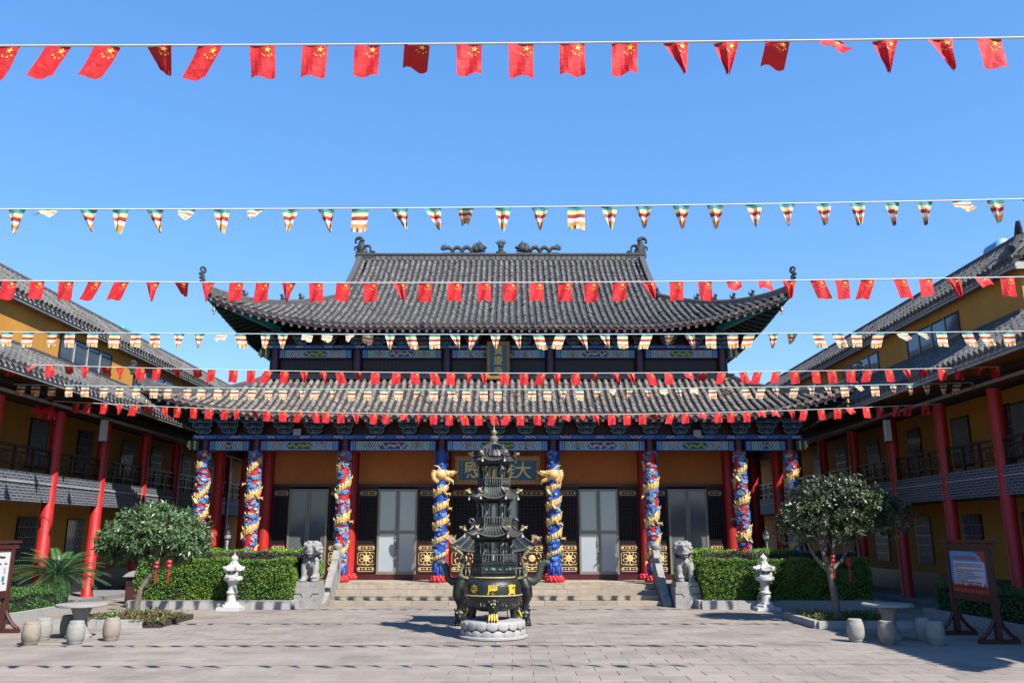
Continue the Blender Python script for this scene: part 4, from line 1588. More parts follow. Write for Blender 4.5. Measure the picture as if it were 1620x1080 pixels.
    # roofs
    def roof(name, de, ze_, dtop, ztop, ya, yb, mat, two):
        sl = Slope(lambda s, d, z: Vector((X(d), s, z)), (0, 1, 0), 1, 0, 0, 1, 9, 9, 0, 0, 0, 0)
        # simple straight slope, eave at distance de, top at dtop
        class S2:
            pass
        pan, tiles = MB(), MB()
        slopes = [(de, ze_, dtop, ztop)]
        if two:
            slopes.append((2 * dtop - de, ze_, dtop, ztop))
        for (d0, z0, d1, z1) in slopes:
            A = lambda k, dz=0.0: (X(d0 + (d1 - d0) * k), z0 + (z1 - z0) * k * (.82 + .18 * k) + dz)
            n = int((yb - ya) / .225)
            ln = sqrt((d1 - d0) ** 2 + (z1 - z0) ** 2)
            nt = max(3, int(ln / .30))
            for i in range(n + 1):
                y = ya + .08 + (yb - ya - .16) * i / n
                far = y > 38
                for k in range(nt):
                    (xa, za), (xb, zb_) = A(k / nt), A((k + 1) / nt)
                    j = Vector((rr.uniform(-1, 1), rr.uniform(-1, 1), rr.uniform(0, 1))) * .012
                    tile_geo(tiles, Vector((xa, y, za + .02)) + j, Vector((xb, y, zb_ + .02)) + j, Vector((0, 1, 0)), .070, rr.random(), 0, k == 0 and not far, 5 if not far else 4)
                if i < n:
                    y2 = y + (yb - ya - .16) / n
                    (xa, za) = A(0)
                    tiles.add([(xa, y, za), (xa - (xb - xa) * .02, (y + y2) / 2, za - .10), (xa, y2, za)], [(0, 1, 2)], 0, rr.random())
            m = 5
            for k in range(m):
                (xa, za), (xb, zb_) = A(k / m), A((k + 1) / m)
                pan.add([(xa, ya, za), (xa, yb, za), (xb, yb, zb_), (xb, ya, zb_)], [(0, 1, 2, 3)])
                pan.add([(xa, ya, za - .14), (xa, yb, za - .14), (xb, yb, zb_ - .14), (xb, ya, zb_ - .14)], [(3, 2, 1, 0)], 1)
                pan.add([(xa, ya, za), (xa, ya, za - .14), (xb, ya, zb_ - .14), (xb, ya, zb_)], [(0, 1, 2, 3)], 1)
        rf = pan.build(name, [M_pan, M_soff], b)
        stuff(tiles.build('roof_tile_field', mat, rf, smooth=50))
        mb = MB()
        dd = .05
        bx(mb, de + dd - .02, de + dd + .03, ya + .02, yb, ze_ - .20, ze_ - .03)
        mb.build('eave_board', M_wtrim, rf)
        return rf
    lr = roof('lower_roof', XE, ze, XU + .02, zw, Yn - .3, YF, M_tile, False)
    ur = roof('upper_roof', XE2, ze2, XR, zr, Yu - .3, YF, M_tile, False)
    # soffit boards with slat lines under the lower eave
    mb = MB()
    n = 9
    for k in range(n):
        t = (k + .5) / n
        d = XE + .12 + (XC - .2 - XE - .12) * t
        z = ze - .17 + (zw - ze) * ((d - XE) / (XU - XE)) * .84
        bx(mb, d - .035, d + .035, Yn - .2, YF, z - .05, z - .008)
    mb.build('soffit_slat', M_conc if False else M_soff, lr)
    mb = MB()
    bx(mb, XE2 + .1, XU, Yu, YF, ze2 - .16, ze2 - .12)
    mb.build('eave_soffit', M_conc, ur)
    # ridge of the tiled skirt, returning along the near end
    mb = MB()
    bx(mb, XR - .02, XR + .20, Yu + .42, YF, zr - .06, zr + .10)
    bx(mb, XR + .2, XC + 6, Yu + .42, Yu + .62, zr - .06, zr + .10)
    mb.tube([(X(XR + .09), Yu + .45, zr + .12), (X(XR + .09), YF, zr + .12)], .09, 7)
    mb.tube([(X(XR + .09), Yu + .5, zr + .12), (X(XC + 6), Yu + .5, zr + .12)], .09, 7)
    mb.build('ridge', M_ridge, ur)
    mb = MB()
    bx(mb, XR + .05, XR + .2, Yu + .6, YF, ze2 + .15, zr - .05)
    bx(mb, XR + .2, XC + 6, Yu + .5, Yu + .6, ze2 + .15, zr - .05)
    mb.build('parapet', M_conc, ur)
    end_t, end_p = MB(), MB()
    nn = int((XC + 6 - XE2) / .225)
    for i in range(nn):
        d = XE2 + .1 + .225 * i
        top = clamp((d - XE2) / (XR - XE2), .05, 1.0)
        m4 = 3
        for k in range(m4):
            f0, f1 = top * k / m4, top * (k + 1) / m4
            tile_geo(end_t, Vector((X(d), Yu - .3 + .75 * f0, ze2 + (zr - ze2) * f0 * (.82 + .18 * f0) + .02)), Vector((X(d), Yu - .3 + .75 * f1, ze2 + (zr - ze2) * f1 * (.82 + .18 * f1) + .02)), Vector((1, 0, 0)), .07, rr.random(), 0, k == 0)
    end_p.add([(X(XE2), Yu - .3, ze2), (X(XC + 6), Yu - .3, ze2), (X(XC + 6), Yu + .45, zr), (X(XR), Yu + .45, zr)], [(0, 1, 2, 3)], 0)
    end_p.box(min(X(XE2 + .04), X(XC + 6)), max(X(XE2 + .04), X(XC + 6)), Yu - .25, Yu - .2, ze2 - .24, ze2 - .04, 1)
    stuff(end_t.build('end_tile_field', M_tile, ur, smooth=50))
    end_p.build('end_skirt', [M_pan, M_wtrim], ur)
    mb = MB()
    hp = [Vector((X(XE2 - .03 + (XR - XE2) * k / 6), Yu - .33 + .75 * k / 6, ze2 + (zr - ze2) * (k / 6) * (.82 + .18 * k / 6) + .1 + .12 * (1 - k / 6) ** 2)) for k in range(7)]
    mb.tube(hp, .085, 7)
    mb.tube([hp[-1], hp[-1] + Vector((-.06 * sg, -.12, .12)), hp[-1] + Vector((-.1 * sg, -.2, .30))], [.1, .085, .05], 7)
    mb.build('hip_end', M_orn, ur, smooth=50)
    mb = MB()
    mb.bar((X(XU - .05), Yu + .02, zw + .02), (X(XU - .05), YF, zw + .02), .14, .16)
    mb.build('wall_ridge', M_ridge, lr)
    return b

hl = dict(b0=2.73, b1=3.46, e=5.62, w=6.66, e2=7.95, r=8.62, uw=[(22.9, 26.0), (27.6, 31.0), (33, 36)])
hr = dict(b0=2.80, b1=3.48, e=5.74, w=6.95, e2=8.20, r=8.93, uw=[(21.4, 24.4), (26.4, 29.4), (32, 35)])
left_b = side_building(-1, 12.5, [13.6, 16.6, 19.75, 22.55, 25.2, 28.1, 30.8, 33.6, 36.4, 39.2, 42], hl, 8.0, 15.4,
                       'sunlit yellow two storey building with red columns along the left edge', 31)
right_b = side_building(1, 11.6, [11.0, 14.0, 17.0, 19.55, 22.15, 25.1, 28, 30.8, 33.6, 36.4, 39.2, 42], hr, 8.7, 18.6,
                        'shaded two storey building with dark red columns along the right edge', 32)
# roof tanks
for (px, py, X_, m, lab) in ((193, 519, -15.6, M_tank, 'teal water tank on the roof ridge of the left building'),
                             (1578, 383, 14.6, M_btank, 'blue water tank behind the ridge end of the right building')):
    p = on_x(px, py, X_) - Vector((0, 0, .2 if X_ < 0 else .27))
    t = thing('water_tank', (p.x, p.y, p.z - .35), lab, 'tank')
    mb = MB()
    mb.tube([(p.x, p.y - .38, p.z), (p.x, p.y - .33, p.z), (p.x, p.y + .33, p.z), (p.x, p.y + .38, p.z)], [.2, .28, .28, .2], 18)
    mb.build('barrel', m, t, smooth=40)
    mb = MB()
    for s in (-.35, .35):
        mb.box(p.x - .2, p.x + .2, p.y + s - .03, p.y + s + .03, p.z - .9, p.z - .2)
    mb.build('stand', M_iron, t)
# white tube lamps on the columns
for (px, py, X_, lab) in ((164, 681, -12.22, 'left'), (1404, 681, 11.32, 'right')):
    p = on_x(px, py, X_)
    t = thing('column_lamp', p - Vector((0, 0, .36)), 'tall white box lamp fixed to a red column of the %s building' % lab, 'lamp', 'box lamps on the columns')
    mb = MB()
    mb.box(p.x - .07, p.x + .07, p.y - .10, p.y + .10, p.z - .32, p.z + .32)
    mb.build('shade', M_lampw, t)
    mb = MB()
    mb.box(p.x - .08, p.x + .08, p.y - .11, p.y + .11, p.z + .32, p.z + .35)
    mb.box(p.x - .08, p.x + .08, p.y - .11, p.y + .11, p.z - .35, p.z - .32)
    s = 1 if X_ > 0 else -1
    mb.bar((p.x, p.y, p.z + .2), (p.x + s * .16, p.y, p.z + .2), .03, .03)
    mb.build('frame', M_iron, t)
# ------------------------------------------------------------------ incense burners
def ngon_roof(mb, c, z0, z1, r0, r1, n, up, ribs=7, mi=0, mr=1, a0=0.0, thick=.03):
    """flared pagoda roof on an n-gon; corners lift by up"""
    c = Vector(c)
    K, V = 8, 5
    ring = []
    for v in range(V + 1):
        t = v / V
        row = []
        for i in range(n):
            A0, A1 = a0 + 2 * pi * i / n, a0 + 2 * pi * (i + 1) / n
            for k in range(K):
                u = k / K
                r = r0 + (r1 - r0) * (1 - (1 - t) ** 1.5)
                p0 = Vector((cos(A0), sin(A0), 0)) * r
                p1 = Vector((cos(A1), sin(A1), 0)) * r
                p = p0.lerp(p1, u)
                e = abs(u - .5) * 2
                lift = up * e ** 2.6 * (1 - t) ** 1.4
                p = p * (1 + .07 * e ** 3 * (1 - t))
                row.append(c + p + Vector((0, 0, z0 + (z1 - z0) * t ** 1.25 + lift)))
        ring.append(row)
    m = n * K
    vs = [p for r in ring for p in r]
    fs = []
    for v in range(V):
        for i in range(m):
            j = (i + 1) % m
            fs.append((v * m + i, v * m + j, (v + 1) * m + j, (v + 1) * m + i))
    mb.add(vs, fs, mi)
    mb.add([p - Vector((0, 0, thick)) for p in ring[0]] + ring[0], [(i, (i + 1) % m, m + (i + 1) % m, m + i) for i in range(m)], mr)
    mb.add([p - Vector((0, 0, thick)) for p in ring[0]], [tuple(reversed(range(m)))], mi)
    for i in range(n):
        for k in range(K):
            idx = i * K + k
            mb.tube([ring[v][idx] + Vector((0, 0, .006)) for v in range(V + 1)], .018 if k == 0 else .011, 5, mr if k else mi)
    return [ring[0][i * K] for i in range(n)]
def beast_head(mb, p, o, s, mi, mi2=None):
    """small upturned dragon head at a roof corner, looking along o"""
    o = Vector(o).normalized()
    U = Vector((0, 0, 1))
    mi2 = mi if mi2 is None else mi2
    p = Vector(p)
    mb.tube([p - o * s * .4, p + U * s * .15, p + o * s * .25 + U * s * .45], [s * .2, s * .26, s * .24], 7, mi)
    mb.ball(p + o * s * .45 + U * s * .55, (s * .34, s * .34, s * .25), 8, 5, mi)
    mb.tube([p + o * s * .5 + U * s * .6, p + o * s * 1.0 + U * s * .78], [s * .18, s * .10], 6, mi)
    mb.tube([p + o * s * .5 + U * s * .42, p + o * s * .9 + U * s * .40], [s * .13, s * .06], 6, mi)
    sd = o.cross(U)
    for k in (-1, 1):
        mb.tube([p + o * s * .3 + U * s * .7 + sd * k * s * .15, p - o * s * .1 + U * s * 1.1 + sd * k * s * .3], [s * .09, s * .02], 5, mi2)
    for k in range(3):
        mb.tube([p + U * s * (.3 + .2 * k), p - o * s * .3 + U * s * (.5 + .22 * k)], [s * .1, s * .02], 5, mi2)

BP = Vector((-.36, 16.45, 0))
pb = thing('lotus_plinth', BP, 'round grey stone lotus plinth under the pagoda burner', 'plinth')
mb = MB()
mb.lathe([(.64, 0), (.66, .02), (.66, .05), (.60, .07), (.60, .12), (.56, .155), (.56, .19), (.60, .22), (.60, .29), (.57, .325), (.54, .33)], BP, 40)
mb.build('drum', M_kerb, pb, smooth=35)
for ring, (zc, hh) in enumerate(((.10, .075), (.245, .08))):
    for k in range(18):
        a = 2 * pi * (k + .5 * ring) / 18
        m_ = MB()
        o = Vector((cos(a), sin(a), 0))
        t_ = Vector((-o.y, o.x, 0))
        rot = Matrix((o, t_, Vector((0, 0, 1)))).transposed()
        m_.ball(BP + o * .598 + Vector((0, 0, zc)), (.020, .106, hh), 10, 6, rot=rot)
        m_.build('petal', M_kerb, pb, smooth=60)

bz = .33
burner = thing('pagoda_burner', BP + Vector((0, 0, bz)), 'tall black bronze three tier pagoda incense burner on lotus plinth', 'incense burner')
cx_, cy_ = BP.x, BP.y
mb = MB()
mb.lathe([(.05, .50), (.28, .49), (.43, .54), (.50, .63), (.525, .72), (.53, .765), (.55, .775), (.55, .795), (.53, .805), (.53, .93), (.515, 1.0), (.46, 1.065), (.40, 1.09), (.395, 1.12), (.34, 1.13)], (cx_, cy_, 0), 44)
cd_ = mb.build('cauldron', M_bronze, burner, smooth=45)
mb = MB()
mb.tube([(cx_ + .552 * cos(2 * pi * k / 48), cy_ + .552 * sin(2 * pi * k / 48), .785) for k in range(49)], .012, 5)
mb.tube([(cx_ + .41 * cos(2 * pi * k / 48), cy_ + .41 * sin(2 * pi * k / 48), 1.105) for k in range(49)], .014, 5)
mb.build('rim_bead', M_agold, cd_, smooth=60)
for (ch, ang) in (('寺', -.74), ('慶', 0), ('寶', .74)):
    def wrap(co, ang=ang):
        a = ang + co.x / .53
        r = .531 - co.y * 1.0
        return Vector((r * sin(a), -r * cos(a), co.z))
    lettering(ch, .20 if ch != '寺' else .17, M_ygold, cd_, (cx_, cy_, .90), .003, .006, fn=wrap)
# taotie scroll reliefs on the lower bowl
mb = MB()
for k in range(9):
    a = -pi / 2 + (k - 4) * .42
    for s in (-1, 1):
        pts = []
        for i in range(9):
            t = i / 8
            aa = a + s * (.02 + .13 * t)
            r = .485 + .02 * (1 - t)
            pts.append((cx_ + r * cos(aa), cy_ + r * sin(aa), .64 + .045 * sin(t * 5 + s)))
        mb.tube(pts, .012, 5)
mb.build('scroll_relief', M_rib, cd_, smooth=60)
for k in range(3):
    a = -pi / 2 + 2 * pi * k / 3 + .02
    o = Vector((cos(a), sin(a), 0))
    C = Vector((cx_, cy_, 0))
    mb = MB()
    mb.tube([C + o * .36 + Vector((0, 0, .70)), C + o * .47 + Vector((0, 0, .64)), C + o * .49 + Vector((0, 0, .54)), C + o * .45 + Vector((0, 0, .45)), C + o * .47 + Vector((0, 0, .38)), C + o * .5 + Vector((0, 0, .335))],
            [.10, .115, .10, .07, .075, .09], 10, 0)
    mb.ball(C + o * .55 + Vector((0, 0, .62)), (.075, .075, .085), 10, 6, 0)
    mb.ball(C + o * .61 + Vector((0, 0, .585)), (.045, .045, .035), 8, 5, 0)
    sd_ = Vector((-o.y, o.x, 0))
    for s in (-1, 1):
        mb.ball(C + o * .605 + sd_ * s * .035 + Vector((0, 0, .645)), .018, 6, 4, 1)
        mb.ball(C + o * .57 + sd_ * s * .08 + Vector((0, 0, .68)), (.03, .03, .035), 6, 4, 0)
    for q in range(4):
        s = (q - 1.5) * .04
        mb.tube([C + o * .54 + sd_ * s + Vector((0, 0, .47)), C + o * .57 + sd_ * s * 1.2 + Vector((0, 0, .40)), C + o * .60 + sd_ * s * 1.3 + Vector((0, 0, .35))], [.016, .022, .014], 6, 1)
    mb.build('leg', [M_bronze, M_ygold], burner, smooth=60)
mb = MB()     # hexagonal neck with relief medallions
A0 = -pi / 2 + pi / 6
mb.lathe([(.40, 1.12), (.40, 1.16), (.43, 1.18), (.43, 1.33), (.45, 1.34), (.45, 1.37), (.3, 1.375)], (cx_, cy_, 0), 6, 0, a0=A0)
nk = mb.build('neck', M_bronze, burner)
mb = MB()
for i in range(6):
    a = A0 + pi / 6 + 2 * pi * i / 6
    o = Vector((cos(a), sin(a), 0))
    t_ = Vector((-o.y, o.x, 0))
    c = Vector((cx_, cy_, 1.255)) + o * .378
    rot = Matrix((o, t_, Vector((0, 0, 1)))).transposed()
    mb.ball(c, (.014, .055, .035), 8, 5, rot=rot)
    for s in (-1, 1):
        mb.ball(c + t_ * s * .13, (.012, .035, .02), 8, 5, rot=rot)
mb.build('medallion', mk('verdigris', (.10, .20, .17), (.06, .13, .12), rough=.5), nk, smooth=60)
def tier(zb, zrail, zcol, zroof0, zroof1, rp, rroof, rtop, up, rot0, heads):
    t = MB()
    # balustrade
    for i in range(6):
        a, b = rot0 + 2 * pi * i / 6, rot0 + 2 * pi * (i + 1) / 6
        p, q = Vector((cx_ + rp * cos(a), cy_ + rp * sin(a), 0)), Vector((cx_ + rp * cos(b), cy_ + rp * sin(b), 0))
        Z = lambda z: Vector((0, 0, z))
        t.bar(p + Z(zb + .012), q + Z(zb + .012), .03, .024, 0)
        t.bar(p + Z(zrail), q + Z(zrail), .022, .018, 1)
        t.tube([p + Z(zb), p + Z(zrail + .03)], .014, 6, 1)
        for k in range(1, 7):
            r_ = p.lerp(q, k / 7)
            t.tube([r_ + Z(zb + .02), r_ + Z((zb + zrail) / 2), r_ + Z(zrail)], [.007, .012, .007], 5, 1)
    o1 = t.build('balustrade', [M_bronze, M_rib], burner)
    cmb = MB()
    for i in range(6):
        a = rot0 + 2 * pi * i / 6
        p = Vector((cx_ + rp * .9 * cos(a), cy_ + rp * .9 * sin(a), 0))
        hx = [p + Vector((.0, 0, zb + (zcol - zb) * k / 12)) for k in range(13)]
        cmb.tube(hx, .024, 7, 0)
        cmb.tube([h + Vector((.03 * cos(k * 1.3 + a), .03 * sin(k * 1.3 + a), 0)) for k, h in enumerate(hx)], .012, 5, 1)
        # openwork arch between the columns
        b = rot0 + 2 * pi * (i + 1) / 6
        q = Vector((cx_ + rp * .86 * cos(b), cy_ + rp * .86 * sin(b), 0))
        p2 = Vector((cx_ + rp * .86 * cos(a), cy_ + rp * .86 * sin(a), 0))
        for s0, s1 in ((.12, .34), (.66, .88)):
            pa, pb_ = p2.lerp(q, s0), p2.lerp(q, s1)
            cmb.bar(pa + Vector((0, 0, (zb + zcol) / 2)), pa.lerp(pb_, .5) + Vector((0, 0, (zb + zcol) / 2)), .02, (zcol - zb) * .96, 0)
        arc = [p2.lerp(q, .3 + .4 * k / 8) + Vector((0, 0, zcol - .10 + .07 * sin(pi * k / 8))) for k in range(9)]
        cmb.tube(arc, .014, 5, 1)
    cmb.lathe([(rp * .95, 0), (rp * 1.0, .015), (rp * .95, .03)], (cx_, cy_, zcol - .04), 6, 0, a0=rot0)
    cmb.build('open_columns', [M_bronze, mk('verdigris_pale', (.18, .24, .19), (.10, .13, .10), scale=18, rough=.5)], burner, smooth=45)
    bk = MB()     # bracket ring
    bk.lathe([(rp * .9, 0), (rp * 1.02, .02), (rp * 1.1, .05), (rroof * .86, .075), (rroof * .86, .09)], (cx_, cy_, zcol - .01), 6, 0, a0=rot0)
    for k in range(30):
        a = 2 * pi * k / 30
        bk.tube([(cx_ + rp * .98 * cos(a), cy_ + rp * .98 * sin(a), zcol), (cx_ + rp * 1.16 * cos(a), cy_ + rp * 1.16 * sin(a), zcol + .06)], .016, 4, 0)
    bk.build('bracket_ring', M_bronze, burner)
    rf = MB()
    cs = ngon_roof(rf, (cx_, cy_, 0), zroof0, zroof1, rroof, rtop, 6, up, mi=0, mr=1, a0=rot0)
    ro_ = rf.build('tier_roof', [M_bronze, M_rib], burner, smooth=60)
    for c in cs:
        o = Vector((c.x - cx_, c.y - cy_, 0)).normalized()
        hb = MB()
        beast_head(hb, c + Vector((0, 0, .02)), o, heads, 0)
        hb.build('beast_head', M_agold, ro_, smooth=60)
        bb = MB()
        bb.lathe([(.026, 0), (.022, .03), (.010, .05)], (c.x, c.y, c.z - .11), 8)
        bb.tube([(c.x, c.y, c.z - .06), (c.x, c.y, c.z - .02)], .004, 4)
        bb.build('bell', M_wtrim, ro_, smooth=50)
tier(1.375, 1.53, 1.80, 1.885, 2.06, .385, .53, .34, .07, A0, .10)
tier(2.06, 2.22, 2.53, 2.60, 2.82, .335, .45, .30, .07, A0, .09)
tier(2.82, 2.97, 3.24, 3.33, 3.64, .315, .40, .09, .06, A0, .09)
mb = MB()
mb.lathe([(.10, 3.62), (.12, 3.65), (.05, 3.68), (.05, 3.70), (.085, 3.74), (.085, 3.78), (.03, 3.82), (.03, 3.84), (.06, 3.87), (.06, 3.90), (.018, 3.94), (.012, 4.0), (.006, 4.12)], (cx_, cy_, 0), 16)
mb.build('finial', mk('dull_finial', (.30, .26, .17), (.16, .14, .10), scale=18, rough=.5), burner, smooth=50)
# dome crown on the top roof
mb = MB()
mb.lathe([(.31, 3.40), (.29, 3.46), (.24, 3.54), (.16, 3.61), (.08, 3.65)], (cx_, cy_, 0), 24)
for k in range(24):
    a = 2 * pi * k / 24
    mb.tube([(cx_ + r * cos(a), cy_ + r * sin(a), z) for r, z in ((.315, 3.40), (.295, 3.465), (.245, 3.545), (.165, 3.615), (.085, 3.655))], .013, 4, 1)
mb.build('crown', [M_bronze, M_rib], burner, smooth=60)
# side dragons climbing from the rim to the first roof
for s in (-1, 1):
    mb = MB()
    C = Vector((cx_, cy_, 0))
    pts = [C + Vector((s * x, -.05, z)) for x, z in ((.46, 1.06), (.58, 1.10), (.64, 1.20), (.58, 1.32), (.55, 1.44), (.62, 1.54), (.70, 1.60))]
    mb.tube(pts, [.022, .03, .034, .034, .032, .034, .03], 7, 0)
    for k, p in enumerate(pts):
        mb.tube([p + Vector((s * .03, -.02, .02)), p + Vector((s * .07, -.03, .06))], [.02, .004], 4, 1)
    beast_head(mb, pts[-1], (-s, 0, 0), .09, 0, 1)
    mb.build('side_dragon', [mk('mottled_gilt', (.24, .23, .10), (.07, .09, .07), scale=20, rough=.5), M_agold], burner, smooth=60)

# ---- rectangular burner behind
RB = Vector((-.42, 18.9, 0))
rb = thing('roofed_burner', RB, 'wide black bronze roofed incense burner standing behind the pagoda burner', 'incense burner')
W2, D2 = .70, .40
mb = MB()
for z0, z1, e in ((.60, .66, -.06), (.66, .98, 0), (.98, 1.04, .05)):
    mb.box(RB.x - W2 - e, RB.x + W2 + e, RB.y - D2 - e, RB.y + D2 + e, z0, z1)
mb.build('trough', M_bronze, rb)
for sx in (-1, 1):
    for sy in (-1, 1):
        mb = MB()
        c = RB + Vector((sx * .66, sy * .36, 0))
        o = Vector((sx, sy * .3, 0)).normalized()
        mb.tube([c + Vector((0, 0, .95)), c + o * .06 + Vector((0, 0, .78)), c + o * .08 + Vector((0, 0, .62)), c + o * .03 + Vector((0, 0, .42)), c + o * .04 + Vector((0, 0, .26)), c + o * .08 + Vector((0, 0, .1)), c + o * .1 + Vector((0, 0, .0))],
                [.11, .14, .13, .08, .075, .07, .085], 12, 0)
        mb.ball(c + Vector((sx * .04, sy * .14, .24)), (.11, .09, .11), 10, 6, 0)
        mb.ball(c + Vector((sx * .04, sy * .22, .20)), (.06, .05, .045), 8, 5, 0)
        for k in (-1, 1):
            mb.ball(c + Vector((sx * .04 + k * .05, sy * .21, .28)), .022, 6, 4, 1)
            mb.ball(c + Vector((sx * .04 + k * .09, sy * .12, .33)), .035, 6, 4, 0)
        for k in range(3):
            mb.ball(c + Vector((sx * .09 + (k - 1) * .06, sy * .12, .035)), (.035, .06, .035), 6, 4, 0)
        mb.build('leg', [M_bronze, M_agold], rb, smooth=60)
    # upswept handle
    mb = MB()
    p = [RB + Vector((sx * x, 0, z)) for x, z in ((.74, .92), (.90, .88), (1.0, .96), (1.03, 1.10), (1.06, 1.22), (1.15, 1.30), (1.24, 1.28))]
    mb.tube(p, [.045, .05, .045, .042, .042, .042, .035], 8, flat=1.7)
    mb.build('handle', mk('green_bronze', (.05, .075, .062), (.08, .10, .085), scale=10, rough=.45, metal=.3), rb, smooth=60)
for sx in (-1, 1):
    for sy in (-1, 1):
        mb = MB()
        c = RB + Vector((sx * .66, sy * .34, 0))
        ln = [c + Vector((0, 0, 1.04 + .52 * k / 14)) for k in range(15)]
        mb.tube(ln, .030, 8, 0)
        mb.tube([q + Vector((.036 * cos(k * 1.1), .036 * sin(k * 1.1), 0)) for k, q in enumerate(ln)], .016, 5, 1)
        mb.build('dragon_pillar', [M_bronze, mk('pale_relief_bronze', (.30, .30, .26), (.16, .17, .15), scale=16, rough=.5)], rb, smooth=50)
mb = MB()
for sy in (-1, 1):
    y = RB.y + sy * D2
    mb.box(RB.x - W2, RB.x + W2, y - .015, y + .015, 1.18, 1.205)
    for k in range(17):
        x = RB.x - W2 + .03 + (2 * W2 - .06) * k / 16
        mb.tube([(x, y, 1.04), (x, y, 1.11), (x, y, 1.18)], [.010, .018, .010], 6)
for sx in (-1, 1):
    x = RB.x + sx * W2
    mb.box(x - .015, x + .015, RB.y - D2, RB.y + D2, 1.178, 1.203)
    for k in range(1, 8):
        y = RB.y - D2 + 2 * D2 * k / 8
        mb.tube([(x, y, 1.04), (x, y, 1.11), (x, y, 1.18)], [.010, .018, .010], 6)
mb.build('balustrade', mk('pale_bronze_rail', (.26, .26, .24), (.18, .18, .17), rough=.5, metal=.2), rb)
mb = MB()
V, KX = 5, 10
rows = []
for v in range(V + 1):
    t = v / V
    hx, hy = .88 + (.44 - .88) * t, .66 + (.05 - .66) * t
    row_ = []
    per = [(-1, -1, 1, -1), (1, -1, 1, 1), (1, 1, -1, 1), (-1, 1, -1, -1)]
    for (ax, ay, bx_, by_) in per:
        for k in range(KX):
            u = k / KX
            e = abs(u - .5) * 2
            x, y = (ax + (bx_ - ax) * u) * hx, (ay + (by_ - ay) * u) * hy
            row_.append(RB + Vector((x * (1 + .04 * e ** 3 * (1 - t)), y * (1 + .04 * e ** 3 * (1 - t)), 1.56 + .52 * t ** 1.2 + .12 * e ** 3 * (1 - t) ** 1.4)))
    rows.append(row_)
m = 4 * KX
mb.add([p for r_ in rows for p in r_], [(v * m + i, v * m + (i + 1) % m, (v + 1) * m + (i + 1) % m, (v + 1) * m + i) for v in range(V) for i in range(m)], 0)
mb.add(rows[-1], [tuple(range(m))], 0)
mb.add([p - Vector((0, 0, .05)) for p in rows[0]] + rows[0], [(i, (i + 1) % m, m + (i + 1) % m, m + i) for i in range(m)], 1)
mb.add([p - Vector((0, 0, .05)) for p in rows[0]], [tuple(reversed(range(m)))], 0)
for i in range(m):
    mb.tube([rows[v][i] + Vector((0, 0, .008)) for v in range(V + 1)], .022 if i % KX == 0 else .014, 5, 1)
rr_ = mb.build('canopy_roof', [M_bronze, M_rib], rb, smooth=60)
mb = MB()
mb.box(RB.x - .5, RB.x + .5, RB.y - .07, RB.y + .07, 2.07, 2.18)
for s in (-1, 1):
    mb.tube(curl(RB + Vector((s * .5, 0, 2.1)), (-s, 0, 0), .08), .035, 6)
mb.build('canopy_ridge', M_bronze, rr_)
for i in range(4):
    c = rows[0][i * KX]
    hb = MB()
    beast_head(hb, c + Vector((0, 0, .03)), Vector((c.x - RB.x, c.y - RB.y, 0)), .17, 0, 1)
    hb.build('beast_head', [M_pink, M_agold], rr_, smooth=60)
mb = MB()
for s in (-1, 1):
    mb.box(RB.x + s * .66 - .03, RB.x + s * .66 + .03, RB.y - .36, RB.y + .36, 1.50, 1.56)
for s in (-1, 1):
    mb.box(RB.x - .68, RB.x + .68, RB.y + s * .34 - .03, RB.y + s * .34 + .03, 1.501, 1.555)
mb.build('canopy_beam', M_bronze, rb)
# pink lotus flower lamp seen between the tiers
p = on_y(803, 853, 17.6)
t = thing('lotus_lamp', (p.x, p.y, 0), 'small pink lotus flower on a thin stem beside the pagoda burner', 'lotus lamp')
mb = MB()
mb.tube([(p.x, p.y, 0), (p.x, p.y, p.z - .05)], .010, 6)
mb.lathe([(.09, 0), (.09, .012), (.02, .03)], (p.x, p.y, .0), 14)
mb.build('stem', M_iron, t)
mb = MB()
for ring in range(2):
    for k in range(8):
        a = 2 * pi * (k + .5 * ring) / 8
        o = Vector((cos(a), sin(a), 0))
        rot = Matrix((o, Vector((-o.y, o.x, 0)), Vector((0, 0, 1)))).transposed()
        mb.ball(p + o * (.065 - .02 * ring) + Vector((0, 0, .02 * ring - .01)), (.045, .03, .022), 7, 5, rot=rot)
mb.build('petals', M_pinkf, t, smooth=60)

